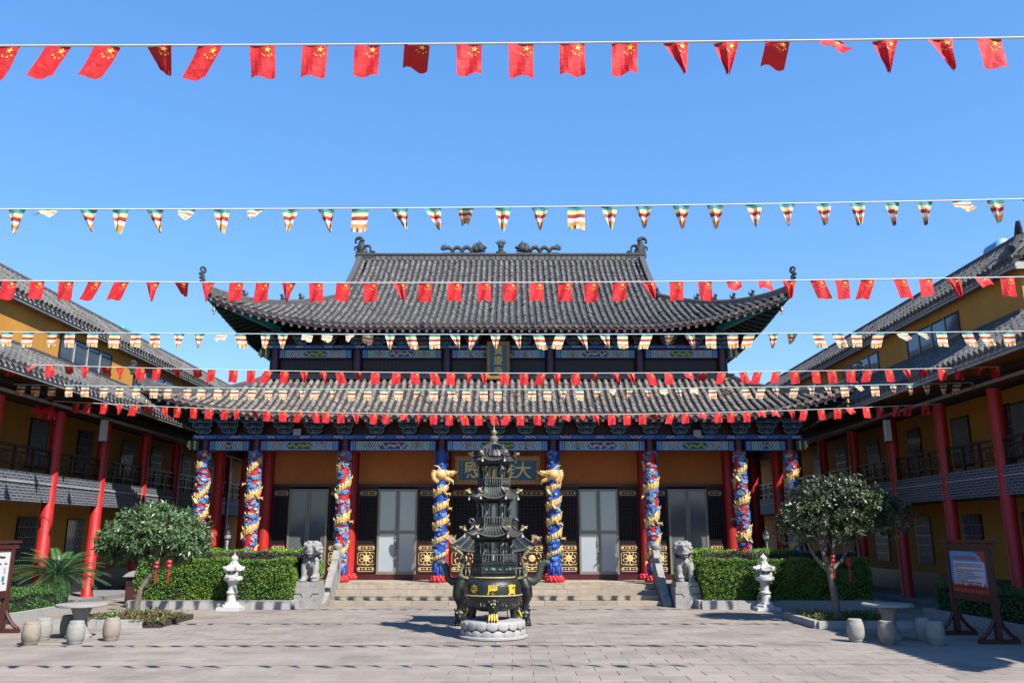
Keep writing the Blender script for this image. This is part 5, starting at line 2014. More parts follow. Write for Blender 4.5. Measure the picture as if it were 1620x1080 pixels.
# ------------------------------------------------------------------ stone lions
def lion(px, py, sx, label):
    base = on_z(px, py, 0)
    base.y += .32
    base.x = (px - 810) / F * (base.y * CS - H * SN)
    t = thing('stone_lion', base, label, 'statue', 'stone guardian lions')
    x, y = base.x, base.y
    pd = MB()
    # pedestal: lower block with scalloped shoulder, upper block, slab
    def fr_(z0, z1, a, b, c, d):
        pd.add([(x - a, y - b, z0), (x + a, y - b, z0), (x + a, y + b, z0), (x - a, y + b, z0), (x - c, y - d, z1), (x + c, y - d, z1), (x + c, y + d, z1), (x - c, y + d, z1)],
               [(0, 3, 2, 1), (4, 5, 6, 7), (0, 1, 5, 4), (1, 2, 6, 5), (2, 3, 7, 6), (3, 0, 4, 7)])
    fr_(0, .34, .34, .38, .335, .375)
    fr_(.34, .54, .325, .365, .325, .365)
    fr_(.545, .66, .30, .345, .295, .34)
    ped = pd.build('pedestal', M_stone, t)
    sc_ = MB()
    for s in (-1, 1):
        sc_.bar((x + s * .33, y - .378, .36), (x + s * .16, y - .378, .36), .008, .022)
        sc_.bar((x + s * .16, y - .378, .36), (x + s * .10, y - .378, .27), .008, .022)
    sc_.build('carved_line', mk('carved_shadow', (.10, .095, .09), rough=.95), ped)
    z = .655
    lb = MB()
    V = Vector
    def B(dx, dy, dz, r, rot=None):
        lb.ball((x + dx, y + dy, z + dz), r, 12, 8, rot=rot)
    def T(pts, rad):
        lb.tube([(x + a, y + b, z + c) for a, b, c in pts], rad, 10)
    # seated body: haunches, sloping back, chest
    B(0, .14, .20, (.22, .20, .21))
    B(-.15, .10, .12, (.10, .19, .13))
    B(.15, .10, .12, (.10, .19, .13))
    T([(0, .16, .22), (0, .04, .42), (0, -.04, .60)], [.21, .22, .20])
    B(0, -.10, .50, (.205, .15, .17))
    B(-.13, -.06, .52, (.09, .12, .13))
    B(.13, -.06, .52, (.09, .12, .13))
    for s in (-1, 1):
        lift = .09 if s == sx else 0
        T([(s * .14, -.10, .48), (s * .155, -.15, .30), (s * .15, -.16, .14 + lift * .5), (s * .15, -.19, .06 + lift)], [.105, .085, .075, .085])
        B(s * .15, -.235, .045 + lift, (.09, .10, .05))
        for k in range(4):
            B(s * .15 + (k - 1.5) * .042, -.31, .035 + lift, (.024, .035, .03))
        if lift:
            B(s * .15, -.24, .05, (.10, .10, .085))
        B(s * .17, -.12, .05, (.09, .13, .05))
        for k in range(3):
            B(s * .19 + (k - 1) * .045, -.02 - .16, .03, (.024, .035, .028))
    # head
    hx = .03 * sx
    B(hx, -.12, .86, (.225, .20, .20))
    B(hx, -.27, .80, (.13, .11, .10))
    B(hx, -.335, .835, (.075, .05, .045))
    B(hx, -.30, .735, (.115, .085, .035))
    B(hx, -.285, .67, (.10, .075, .035))
    for s in (-1, 1):
        B(hx + s * .085, -.29, .905, (.05, .04, .04))
        B(hx + s * .085, -.275, .955, (.07, .05, .025))
        B(hx + s * .19, -.10, .99, (.05, .04, .06))
        B(hx + s * .13, -.26, .78, (.06, .06, .05))
    # curls of the mane
    for row_, (zz, rr2, nn, yo) in enumerate(((1.03, .12, 6, -.08), (.97, .20, 10, -.06), (.88, .235, 12, -.02), (.78, .235, 12, .0), (.68, .215, 11, .0), (.58, .205, 9, .02))):
        for k in range(nn):
            a = 2 * pi * (k + .5 * (row_ % 2)) / nn
            if row_ > 0 and sin(a) < -.62 and .62 < zz < 1.0:
                continue
            if row_ > 3 and sin(a) < -.2:
                continue
            B(hx + rr2 * cos(a), yo - .02 + rr2 * .85 * sin(a), zz, .052)
    # collar and bell
    for k in range(16):
        a = pi + pi * k / 15
        B(.20 * cos(a), -.07 + .16 * sin(a), .575 - .03 * abs(sin(a)), .024)
    B(0, -.265, .50, (.045, .04, .05))
    T([(0, .30, .10), (0, .38, .25), (.03, .33, .42)], [.05, .06, .03])
    body = lb.build('lion', M_stone, t, smooth=80)
    rm_ = body.modifiers.new('remesh', 'REMESH')
    rm_.mode = 'VOXEL'
    rm_.voxel_size = .013
    rm_.use_smooth_shade = True
    mo = MB()
    mo.ball((x + hx, y - .345, z + .705), (.085, .03, .022), 10, 6)
    mo.build('mouth', mk('carved_shadow', (.10, .095, .09)), t, smooth=60)
    return t
lion(489, 961, 1, 'grey stone lion with pale chest seated on the pedestal left of the steps')
lion(1085, 961, -1, 'grey stone lion seated on the pedestal right of the steps')

# ------------------------------------------------------------------ white stone lanterns
def stone_lantern(px, py, label):
    b = on_z(px, py, 0)
    b.y += .22
    b.x = (px - 810) / F * (b.y * CS - H * SN)
    t = thing('stone_lantern', b, label, 'lantern', 'white stone lanterns')
    x, y = b.x, b.y
    mb = MB()
    mb.box(x - .30, x + .30, y - .26, y + .26, 0, .085)
    mb.lathe([(.27, .085), (.26, .13), (.20, .15), (.19, .20)], (x, y, 0), 6, a0=0)
    mb.build('base', M_wst, t)
    mb = MB()
    mb.lathe([(.135, .19), (.125, .25), (.115, .40), (.145, .425), (.145, .455), (.115, .48), (.105, .60), (.125, .68), (.17, .72), (.235, .75), (.245, .79), (.235, .83), (.16, .85)], (x, y, 0), 20)
    mb.build('shaft', M_wst, t, smooth=35)
    mb = MB()
    w, z0, z1 = .125, .85, 1.02
    for sx in (-1, 1):
        for sy in (-1, 1):
            mb.box(x + sx * w - .03, x + sx * w + .03, y + sy * w - .03, y + sy * w + .03, z0, z1)
    mb.box(x - w, x + w, y - w - .025, y - w + .02, z0, z0 + .06)
    mb.box(x - w + .03, x + w - .03, y - w + .02, y + w + .02, z0 + .003, z0 + .055)
    mb.box(x - .04, x + .04, y - w - .02, y - w + .015, z0 + .06, z1)
    mb.build('fire_box', M_wst, t)
    vo = MB()
    vo.box(x - w + .035, x + w - .035, y - w + .035, y + w - .035, z0 + .056, z1 - .01)
    vo.build('hollow', M_conc, t)
    mb = MB()
    cs = ngon_roof(mb, (x, y, 0), 1.02, 1.18, .262, .09, 6, .035, mi=0, mr=0, a0=0, thick=.035)
    for c in cs:
        o = Vector((c.x - x, c.y - y, 0)).normalized()
        mb.tube(curl(c - o * .02 + Vector((0, 0, -.035)), -o, .036, 10, .9), .022, 6, 0)
    mb.build('roof', M_wst, t, smooth=50)
    mb = MB()
    mb.lathe([(.10, 1.17), (.105, 1.20), (.07, 1.215), (.075, 1.24), (.095, 1.28), (.09, 1.32), (.05, 1.36), (.02, 1.385), (.015, 1.42)], (x, y, 0), 18)
    mb.build('finial', M_wst, t, smooth=35)
stone_lantern(365, 966, 'white stone lantern in front of the hedge left of the steps')
stone_lantern(1213, 966, 'white stone lantern in front of the hedge right of the steps')

# ------------------------------------------------------------------ tables and stools
def stool(px, py, label, m, tilt=0):
    b = on_z(px, py, 0)
    b.y += .12
    b.x = (px - 810) / F * (b.y * CS - H * SN)
    mb = MB()
    h = .40
    mb.lathe([(.112, 0), (.118, .012), (.122, .03), (.126, .034), (.126, .05), (.134, .06), (.150, .13), (.155, .20), (.150, .27), (.136, .34), (.128, .35), (.128, .366), (.124, .37), (.120, .39), (.108, .40)], (0, 0, 0), 26)
    o = mb.build('stone_stool', m, None, smooth=35)
    for k in range(0):
        pass
    o.location = b
    o.rotation_euler = (0, 0, R.uniform(0, 6))
    tag(o, label, 'stool', 'drum stools around the stone tables')
M_st2 = mk('tan_granite', (.36, .31, .25), (.29, .25, .20), scale=30, rough=.85, bump=.4, bscale=60, dirt=(.24, .2, .16), dscale=6, damt=.5)
stool(47, 1021, 'pale barrel stone stool nearest the left notice board', M_st2)
stool(66, 1014, 'grey barrel stool half hidden behind the pale stool by the left notice board', M_lgrey)
stool(118, 1020, 'speckled barrel stool in front of the left table pedestal', M_lgrey)
stool(175, 1014, 'tan barrel stool right of the left stone table', M_st2)
stool(107, 1008, 'shaded barrel stool under the left table, behind the speckled one', M_stone)
stool(1355, 1016, 'grey barrel stool at the left of the right stone table, by the tree bed', M_lgrey)
stool(1405, 1020, 'tan barrel stool in front of the right stone table', M_st2)
stool(1462, 1014, 'shaded barrel stool right of the right table, farther of the two', M_lgrey)
stool(1482, 1021, 'shaded barrel stool right of the right table, nearer of the two', M_lgrey)
def table(px, py, label):
    b = on_z(px, py, 0)
    t = thing('stone_table', b, label, 'table', 'round stone tables')
    mb = MB()
    mb.lathe([(.42, .57), (.455, .58), (.46, .60), (.455, .62), (.44, .625)], (b.x, b.y, 0), 40)
    mb.build('tabletop', M_lgrey, t, smooth=35)
    mb = MB()
    mb.lathe([(.23, 0), (.235, .05), (.20, .08), (.15, .16), (.12, .28), (.13, .40), (.17, .50), (.19, .57)], (b.x, b.y, 0), 26)
    mb.build('pedestal', M_stone, t, smooth=40)
table(124, 1009, 'round grey stone table in the sun beside the sago palm')
table(1409, 1009, 'round grey stone table in the shade beside the right tree')

# ------------------------------------------------------------------ notice boards
def board(sg, X_, ya, yb, zb, zt_, label, paper):
    t = thing('notice_board', (X_, (ya + yb) / 2, 0), label, 'notice board')
    for y in (ya, yb):
        mb = MB()
        mb.box(X_ - .05, X_ + .05, y - .05, y + .05, .06, zt_ + .15)
        mb.build('post', M_wood, t)
        mb = MB()
        mb.box(X_ - .36, X_ + .36, y - .05, y + .05, .0, .075)
        for s in (-1, 1):
            pts = [(X_ + s * (.05 + .28 * (1 - k / 8) ** 1.2), y, .08 + .34 * (k / 8) ** 1.4) for k in range(9)]
            mb.tube(pts, .035, 6)
        mb.build('foot', M_wood, t)
    mb = MB()
    mb.box(X_ - .045, X_ + .045, ya - .18, yb + .18, zt_ + .04, zt_ + .13)
    mb.build('rail', M_wood, t)
    mb = MB()
    mb.box(X_ - .04, X_ + .04, ya - .12, yb + .12, zb - .17, zb - .08)
    mb.build('rail', M_wood, t)
    mb = MB()
    mb.box(X_ - .07, X_ + .07, ya - .22, yb + .22, zt_ + .15, zt_ + .20)
    mb.build('top_board', M_wood, t)
    for q0, q1 in ((zb - .08, zb - .03), (zt_ - .01, zt_ + .04)):
        mb = MB()
        mb.box(X_ - .03, X_ + .03, ya + .05, yb - .05, q0, q1)
        mb.build('panel_frame', M_wood, t)
    s = -sg
    xf = X_ + s * .022
    mb = MB()
    mb.box(min(X_ + s * .018, X_ - s * .02), max(X_ + s * .018, X_ - s * .02), ya + .05, yb - .05, zb - .03, zt_ - .01)
    pn = mb.build('panel', M_board if paper else M_pblue, t)
    a, e = ya + .10, yb - .10
    pr = MB()
    rr = random.Random(3 if paper else 4)
    def dash_line(y0, y1, z, h, mi):
        y = y0
        while y < y1 - .02:
            L = rr.uniform(.012, .03)
            pr.box(min(xf, xf + s * .002), max(xf, xf + s * .002), y, min(y + L, y1), z - h / 2 + rr.uniform(0, h * .2), z + h / 2 - rr.uniform(0, h * .3), mi)
            y += L + rr.uniform(.004, .009)
    if paper:
        dash_line(a + .1, e - .1, zt_ - .12, .05, 0)
        for k in range(7):
            y = a + .06 + (e - a - .16) * k / 6
            pr.box(min(xf, xf + s * .002), max(xf, xf + s * .002), y - .02, y + .07, zt_ - .26, zt_ - .235, 1)
            pr.box(min(xf, xf + s * .002), max(xf, xf + s * .002), y - .02, y + .07, zb + .10, zb + .125, 1)
            z = zt_ - .33
            while z > zb + .28:
                pr.box(min(xf, xf + s * .002), max(xf, xf + s * .002), y, y + rr.uniform(.012, .028), z - .022, z, 0)
                z -= rr.uniform(.03, .055)
        pr.box(min(xf, xf + s * .002), max(xf, xf + s * .002), e - .15, e - .07, zb + .15, zb + .25, 2)
        pr.build('print', [M_ink, M_pred, M_teal], pn)
    else:
        w = MB()
        w.box(min(xf, xf + s * .004), max(xf, xf + s * .004), ya + .14, yb - .18, zb + .10, zt_ - .20, 0)
        w.build('text_sheet', mk('lilac_sheet', (.66, .60, .70), (.6, .56, .66), rough=.5), pn)
        xf += s * .006
        pr.box(min(xf - s * .004, xf - s * .002), max(xf - s * .004, xf - s * .002), ya + .05, yb - .05, zb - .03, zb + .07, 1)
        for k in range(40):
            y = ya + .07 + (yb - ya - .14) * k / 39
            h = rr.uniform(.09, .2)
            pr.prism([(xf, y - .03, zb + .05), (xf, y + .03, zb + .05), (xf, y + rr.uniform(-.02, .02), zb + h)], (s * .001, 0, 0), 1)
        # red swirl in the upper corner
        yc = ya if sg > 0 else yb
        ys_ = 1 if sg > 0 else -1
        pr.prism([(xf, yc + ys_ * .06, zt_ - .02), (xf, yc + ys_ * .46, zt_ - .02), (xf, yc + ys_ * .34, zt_ - .06), (xf, yc + ys_ * .24, zt_ - .11), (xf, yc + ys_ * .18, zt_ - .18), (xf, yc + ys_ * .06, zt_ - .24)], (s * .001, 0, 0), 1)
        dash_line(ya + .40, yb - .2, zt_ - .13, .065, 2)
        for k, L in enumerate((.98, .95, .1, .97, .6, .7, .95, .75, .4, .9, .88)):
            z = zt_ - .25 - .036 * k
            if z < zb + .15:
                break
            dash_line(yb - .22 - (yb - ya - .40) * L, yb - .22, z, .016, 0)
        pr.build('print', [M_ink, M_pred, mk('poster_pink', (.5, .14, .22), rough=.5)], pn)
board(-1, -10.15, 15.7, 17.2, .84, 1.58, 'maroon timber notice board holding a white printed sheet at the left edge', True)
board(1, 8.70, 15.5, 16.9, .86, 1.60, 'dark timber notice board with blue and red poster in the right shade', False)

# small red litter bin by the left hedge
p = on_z(210, 954, 0)
t = thing('litter_bin', p, 'small maroon litter bin with hipped grey roof beside the left hedge end', 'bin')
mb = MB()
mb.box(p.x - .17, p.x + .17, p.y - .17, p.y + .17, 0, .72)
mb.build('body', M_wood, t)
mb = MB()
mb.box(p.x - .12, p.x + .12, p.y - .176, p.y - .168, .48, .62)
mb.build('opening', M_void, t)
mb = MB()
mb.lathe([(.34, .72), (.36, .74), (.20, .86), (.05, .90)], (p.x, p.y, 0), 4, a0=pi / 4)
mb.build('lid', M_conc, t)

# garden lamps on the platform edge
for (px, py, lab) in ((361, 835, 'left'), (1211, 836, 'right')):
    p = on_y(px, py, 24.3)
    t = thing('garden_lamp', (p.x, p.y, 0), 'slim grey garden lamp with glass head behind the %s hedge' % lab, 'lamp', 'garden lamps behind the hedges')
    mb = MB()
    mb.tube([(p.x, p.y, 0), (p.x, p.y, .3), (p.x, p.y, p.z - .35)], [.05, .04, .032], 10)
    mb.lathe([(.03, 0), (.05, .02), (.03, .05)], (p.x, p.y, p.z - .40), 12)
    mb.build('post', M_wtrim, t, smooth=50)
    mb = MB()
    mb.lathe([(.045, 0), (.085, .05), (.10, .18)], (p.x, p.y, p.z - .33), 8)
    mb.build('glass', mk('lamp_glass', (.50, .53, .55), rough=.2, spec=.7), t)
    mb = MB()
    for k in range(8):
        a = 2 * pi * k / 8
        mb.tube([(p.x + .048 * cos(a), p.y + .048 * sin(a), p.z - .33), (p.x + .088 * cos(a), p.y + .088 * sin(a), p.z - .28), (p.x + .103 * cos(a), p.y + .103 * sin(a), p.z - .15)], .007, 4)
    mb.lathe([(.125, -.15), (.12, -.13), (.06, -.06), (.02, -.02), (.02, .0), (.03, .02), (.008, .06)], (p.x, p.y, p.z), 12)
    mb.build('cap', M_iron, t, smooth=40)
# ------------------------------------------------------------------ planting
def leaf_quad(mb, p, d, n, L, W, rv, mi=0, fold=.25):
    """pointed leaf: 4-triangle diamond bent along its midrib"""
    d, n = d.normalized(), n.normalized()
    s = d.cross(n)
    if s.length < 1e-4:
        return
    s = s.normalized() * W / 2
    up = s.cross(d).normalized()
    a, m, t = p, p + d * L * .45 - up * W * fold, p + d * L - up * L * .12
    mb.add([a, m + s + up * W * fold, t, m - s + up * W * fold, m], [(0, 1, 4), (1, 2, 4), (4, 2, 3), (0, 4, 3)], mi, rv)
def rvec(r):
    while True:
        v = Vector((r.uniform(-1, 1), r.uniform(-1, 1), r.uniform(-1, 1)))
        if .05 < v.length < 1:
            return v.normalized()
def hedge(name, boxes, mat, label, dens, L, W, seed, round_=.16, group=None, cat='hedge'):
    """boxes: list of (x0,x1,y0,y1,z0,z1); leafy skin on all visible sides over a twiggy core"""
    rr = random.Random(seed)
    b0 = boxes[0]
    t = thing(name, ((b0[0] + b0[1]) / 2, (b0[2] + b0[3]) / 2, b0[4]), label, cat, group)
    core, lv = MB(), MB()
    for (x0, x1, y0, y1, z0, z1) in boxes:
        e = .06
        core.box(x0 + e, x1 - e, y0 + e, y1 - e, z0, z1 - e)
        faces = (((x0, x1), (y0, y0), (z0, z1), Vector((0, -1, 0))), ((x0, x0), (y0, y1), (z0, z1), Vector((-1, 0, 0))),
                 ((x1, x1), (y0, y1), (z0, z1), Vector((1, 0, 0))), ((x0, x1), (y0, y1), (z1, z1), Vector((0, 0, 1))))
        for (fx, fy, fz, nm) in faces:
            ar = max(fx[1] - fx[0], .001 if nm.x else 0) if not nm.x else 1
            dx, dy, dz = fx[1] - fx[0], fy[1] - fy[0], fz[1] - fz[0]
            area = (dx * dz if nm.y else (dy * dz if nm.x else dx * dy))
            for _ in range(int(area * dens)):
                p = Vector((rr.uniform(*fx), rr.uniform(*fy), rr.uniform(*fz)))
                wob = .06 * (sin(p.x * 3.1 + seed) + sin(p.y * 4.3 + p.z * 5.1) + sin(p.x * 7.7 - p.z * 6.3))
                # round the top edges
                ez = (z1 - p.z)
                cut = 0
                if not nm.z and ez < round_ * 1.6:
                    cut = (round_ * 1.6 - ez) * .45
                p = p + nm * (wob * .5 + rr.uniform(-.07, .03) - cut)
                d = (nm * rr.uniform(.2, 1.0) + rvec(rr) * .9 + Vector((0, 0, .35))).normalized()
                leaf_quad(lv, p, d, (nm + rvec(rr) * .8), L * rr.uniform(.7, 1.3), W * rr.uniform(.7, 1.3), rr.random())
    core.build('twigs', M_hcore, t)
    lv.build('foliage', mat, t)
    return t
def kerb_run(name, pts, w, h, label, cat='kerb', group=None, z=0.0, L=1.0, closed=False):
    """kerb stones along a polyline, each stone a part"""
    t = thing(name, (pts[0][0], pts[0][1], 0), label, cat, group)
    for (a, b) in zip(pts, pts[1:]):
        a, b = Vector((a[0], a[1], z)), Vector((b[0], b[1], z))
        n = max(1, int(round((b - a).length / L)))
        for k in range(n):
            p, q = a.lerp(b, k / n), a.lerp(b, (k + 1) / n)
            g = (q - p).normalized() * .004
            mb = MB()
            mb.bar(p + g + Vector((0, 0, h / 2)), q - g + Vector((0, 0, h / 2 + R.uniform(-.004, .004))), w, h, 0, R.random())
            mb.build('kerb_stone', M_kerb, t)
    return t

# raised beds either side of the steps
KY = 22.45
for sg, xa, xb, side in ((-1, -10.0, -5.75, 'left'), (1, 4.95, 9.6, 'right')):
    x0, x1 = xa, xb
    inner = x1 if sg < 0 else x0
    outer = x0 if sg < 0 else x1
    pts = [(outer, 24.4), (outer, KY), (inner - (-sg) * 0, KY)] if False else [(outer, 24.35), (outer, KY), (inner + sg * .0, KY), (inner - sg * .12, 24.35)]
    kerb_run('planter_kerb', pts, .14, .22, 'low pale granite kerb edging the hedge bed %s of the steps' % side, 'kerb', 'granite kerbs of the hedge beds')
    mb = MB()
    mb.box(x0 + .08, x1 - .08, KY + .08, 24.5, 0, .15)
    o = mb.build('planting_bed', M_soil, None)
    tag(o, 'soil of the raised hedge bed %s of the steps' % side, 'soil')
    o['kind'] = 'structure'
    hedge('hedge', [(x0 + .1, x1 - .12, KY + .12, KY + .95, .15, 1.21)], M_hedge, 'broad clipped green hedge behind the white lantern %s of the steps' % side, 2700, .055, .030, 21 + sg, group='clipped hedges')
    hedge('purple_hedge', [(x0 + .4, x1 + (0 if sg < 0 else -.1), KY + 1.0, KY + 1.35, .15, 1.33)], M_purp, 'narrow dark purple hedge strip behind the green hedge %s of the steps' % side, 1300, .06, .03, 25 + sg, group='purple hedge strips')
    hedge('bright_hedge', [(x0 + .7, x1 + .3 * (1 if sg < 0 else -1) * 1.0, KY + 1.42, 24.5, .15, 1.43)] if sg < 0 else [(x0 - .3, x1 - .7, KY + 1.42, 24.5, .15, 1.43)], M_lime_h, 'bright green hedge row along the platform %s of the steps' % side, 1300, .07, .03, 28 + sg, group='bright hedge rows')
# low hedges in front of the side buildings
kerb_run('planter_kerb', [(-11.1, 11.2), (-11.1, 21.9), (-12.1, 21.9)], .14, .2, 'pale granite kerb edging the low hedge by the left building', 'kerb', 'granite kerbs of the hedge beds')
kerb_run('planter_kerb', [(9.85, 9.2), (9.85, 20.5), (10.9, 20.5)], .14, .2, 'pale granite kerb edging the dark hedge by the right building', 'kerb', 'granite kerbs of the hedge beds')
hedge('low_hedge', [(-12.0, -11.22, 13.5, 21.6, .1, .58)], M_hedge2, 'low clipped hedge behind the left notice board', 1300, .05, .028, 51)
hedge('low_hedge', [(9.98, 10.85, 11.5, 20.3, .1, .75)], M_hedge2, 'dark clipped hedge behind the right notice board', 900, .05, .03, 52)

# ---- trees
def tree(base, crown_c, crown_r, trunk, lobes, nleaf, mat, label, seed, L, W, limbs):
    rr = random.Random(seed)
    t = thing('tree', base, label, 'tree')
    mb = MB()
    mb.tube(trunk[0], trunk[1], 10)
    fork = Vector(trunk[0][-1])
    tips = []
    for (dx, dy, dz) in limbs:
        e = fork + Vector((dx, dy, dz))
        m1 = fork.lerp(e, .4) + Vector((dx * .15, dy * .15, -.04))
        mb.tube([fork - Vector((0, 0, .05)), m1, e], [trunk[1][-1] * .72, trunk[1][-1] * .5, trunk[1][-1] * .28], 7)
        tips += [m1, e]
        for k in range(5):
            s = m1.lerp(e, rr.uniform(.2, 1))
            q = s + Vector((rr.uniform(-.45, .45), rr.uniform(-.4, .4), rr.uniform(.1, .5)))
            mb.tube([s, s.lerp(q, .5) + Vector((0, 0, .05)), q], [.02, .014, .006], 5)
            tips.append(q)
    mb.build('trunk', M_bark, t, smooth=60)
    lv = MB()
    cc = Vector(crown_c)
    # leaf clumps scattered over lobes' shells and volumes
    clumps = []
    tot = sum(l[3] * l[3] for l in lobes)
    for (ox, oy, oz, r) in lobes:
        c = cc + Vector((ox, oy, oz))
        n = int(nleaf / 13 * r * r / tot)
        for _ in range(n):
            v = rvec(rr)
            if v.z < -.45 and rr.random() < .6:
                v.z = -v.z * .5
            k = rr.uniform(.55, 1.0) ** .6
            if sin(v.x * 7 + seed) * sin(v.y * 6) * sin(v.z * 6 + 1) > .32:
                k *= .75
            p = c + Vector((v.x * crown_r[0], v.y * crown_r[1], v.z * crown_r[2])) * r * k
            clumps.append((p, v))
    for p, v in clumps:
        ax = (v + rvec(rr) * .6 + Vector((0, 0, .25))).normalized()
        nl = rr.randint(9, 15)
        for k in range(nl):
            side = rvec(rr)
            side = (side - ax * side.dot(ax)).normalized()
            d = (ax * rr.uniform(.0, .9) + side * rr.uniform(.5, 1.1) + Vector((0, 0, -.15))).normalized()
            q = p + ax * rr.uniform(-.06, .07) + side * .02
            leaf_quad(lv, q, d, (ax + rvec(rr) * .35), L * rr.uniform(.65, 1.2), W * rr.uniform(.8, 1.2), rr.random())
    lv.build('crown', mat, t)
    return t
pl_ = on_y(214, 968, 19.2)
b = Vector((pl_.x, 19.2, .12))
c1 = on_y(243, 845, 19.3)
tree(b, c1, (.93, .9, .76), ([b + Vector((0, 0, -.1)), b + Vector((.02, 0, .3)), b + Vector((.10, 0, .62)), b + Vector((.27, .02, .92)), b + Vector((.45, .05, 1.12))], [.085, .075, .07, .062, .055]),
     [(-.12, 0, -.02, .92), (.52, .1, -.12, .80), (-.62, -.05, -.14, .68), (.12, -.1, .18, .74), (.78, 0, -.28, .48), (-.85, .0, -.30, .42), (.35, .25, .15, .6)], 23000, M_leaf,
     'round leafy evergreen tree with leaning trunk left of the hedge', 71, .115, .038,
     [(-.55, .1, .35), (.35, -.2, .4), (.1, .35, .5), (-.25, -.3, .55), (.55, .25, .25)])
pr_ = on_y(1325, 980, 18.75)
b2 = Vector((pr_.x, 18.75, .08))
c2 = on_y(1333, 808, 18.8)
tree(b2, c2, (1.0, .95, .80), ([b2 + Vector((0, 0, -.1)), b2 + Vector((-.01, 0, .4)), b2 + Vector((-.05, 0, .8)), b2 + Vector((-.07, .02, 1.05))], [.095, .082, .078, .075]),
     [(-.12, 0, .16, .82), (-.75, 0, -.06, .70), (-1.05, .05, -.38, .50), (.45, -.05, .10, .70), (1.08, .05, -.04, .52), (.95, -.1, -.25, .42), (.1, .0, .42, .55), (-.4, .15, .38, .5), (.05, -.2, -.22, .6), (-.55, -.1, -.35, .5)], 17000, M_leaf2,
     'wide dark leafy tree with pale forked trunk in the right tree bed', 72, .10, .038,
     [(-.5, .05, .75), (-.12, .0, .85), (.12, -.1, .8), (.6, .1, .7), (.35, .3, .75), (-.3, -.3, .8)])

# beds around the trees with kerbs and ground cover
def ground_cover(name, x0, x1, y0, y1, z, n, mats, label, seed, h, spill=0.0):
    rr = random.Random(seed)
    mb = MB()
    for _ in range(n):
        p = Vector((rr.uniform(x0 - spill * .3, x1 + spill), rr.uniform(y0 - spill * .3, y1), z - .02))
        hh = h * rr.uniform(.4, 1.1) * (1 if sin(p.x * 5 + seed) > -.3 else .55)
        for k in range(rr.randint(5, 9)):
            d = (rvec(rr) + Vector((0, 0, 1.0))).normalized()
            q = p + d * hh * rr.uniform(.15, .9)
            leaf_quad(mb, q, (d + rvec(rr) * .8), rvec(rr) + Vector((0, 0, 1)), rr.uniform(.05, .10), rr.uniform(.02, .045), rr.random(), rr.choice(range(len(mats))))
    o = mb.build(name, mats, None)
    tag(o, label, 'ground cover')
    return stuff(o)
k0 = on_z(132, 996, 0)
kx0, kx1, ky0, ky1 = -9.55, -7.35, 18.0, 19.9
kerb_run('tree_kerb', [(kx0, ky0), (kx1 - .35, ky0)], .13, .17, 'grey kerb stones edging the flower bed of the left tree', 'kerb', 'kerbs of the tree beds', L=.8)
mb = MB()
mb.box(kx0 + .05, kx1, ky0 + .06, ky1, 0, .12)
o = struct(mb.build('planting_bed', M_soil, None))
ground_cover('bed_plants', -9.0, -7.45, 18.0, 19.5, .12, 420, [M_hedge2, M_dryp, M_leaf, mk('red_bed_leaf', (.16, .035, .03), rough=.6, rnd=.4)], 'mixed low flowering plants in the left tree bed', 5, .26, .12)
kerb_run('tree_kerb', [(6.35, 20.0), (6.35, 17.95), (8.3, 17.95)], .13, .15, 'grey kerb stones edging the bed of the right tree', 'kerb', 'kerbs of the tree beds', L=.8)
mb = MB()
mb.box(6.42, 8.3, 18.02, 20.0, 0, .10)
struct(mb.build('planting_bed', M_soil, None))
ground_cover('bed_plants', 6.5, 8.1, 18.1, 19.8, .1, 330, [M_dryp, M_dryp, M_hedge2], 'dry yellow low plants in the right tree bed', 6, .20)

# sago palm
def cycad(p, label):
    t = thing('sago_palm', p, label, 'palm')
    mb = MB()
    mb.lathe([(.24, 0), (.27, .05), (.30, .36), (.33, .40), (.33, .44), (.27, .44)], p, 20)
    mb.build('pot', mk('dark_pot', (.03, .03, .035), rough=.5), t, smooth=40)
    mb = MB()
    for k in range(7):
        mb.lathe([(.13, 0), (.17, .03), (.12, .07)], (p.x, p.y, .40 + .055 * k), 12)
    mb.build('trunk', M_bark, t)
    rr = random.Random(9)
    c = p + Vector((0, 0, .86))
    for k in range(64):
        a = 2.4 * k + rr.uniform(-.2, .2)
        el = rr.uniform(.05, 1.25)
        L = rr.uniform(1.0, 1.35) * (1.0 if el < .9 else .9)
        o = Vector((cos(a), sin(a), 0))
        mb = MB()
        pts = []
        n = 14
        for i in range(n + 1):
            s = i / n
            ang = el - 1.1 * s * s - .15 * s
            pts.append(c + o * L * (s * cos(el * .85) + .15 * s * s) + Vector((0, 0, L * (s * sin(el) - .52 * s * s * (1.1 - .35 * el)))))
        mb.tube(pts, [.011 * (1 - .8 * i / n) + .002 for i in range(n + 1)], 4, 0, rr.random())
        for i in range(2, n):
            for sub in (0, .5):
                q = pts[i].lerp(pts[min(n, i + 1)], sub)
                d = (pts[min(n, i + 1)] - pts[i - 1]).normalized()
                sd = d.cross(Vector((0, 0, 1))).normalized()
                up = sd.cross(d)
                ll = .19 * sin(pi * (i + sub) / (n + 1)) ** .6
                for s in (-1, 1):
                    leaf_quad(mb, q, (sd * s + d * .75 + up * .35), up, ll, .022, rr.random(), 0, .1)
        mb.build('frond', M_cycad, t)
    return t
cp = on_y(80, 942, 21.75)
cycad(Vector((-11.75, 22.1, .0)), 'sago palm with arching fronds beside the left red column')
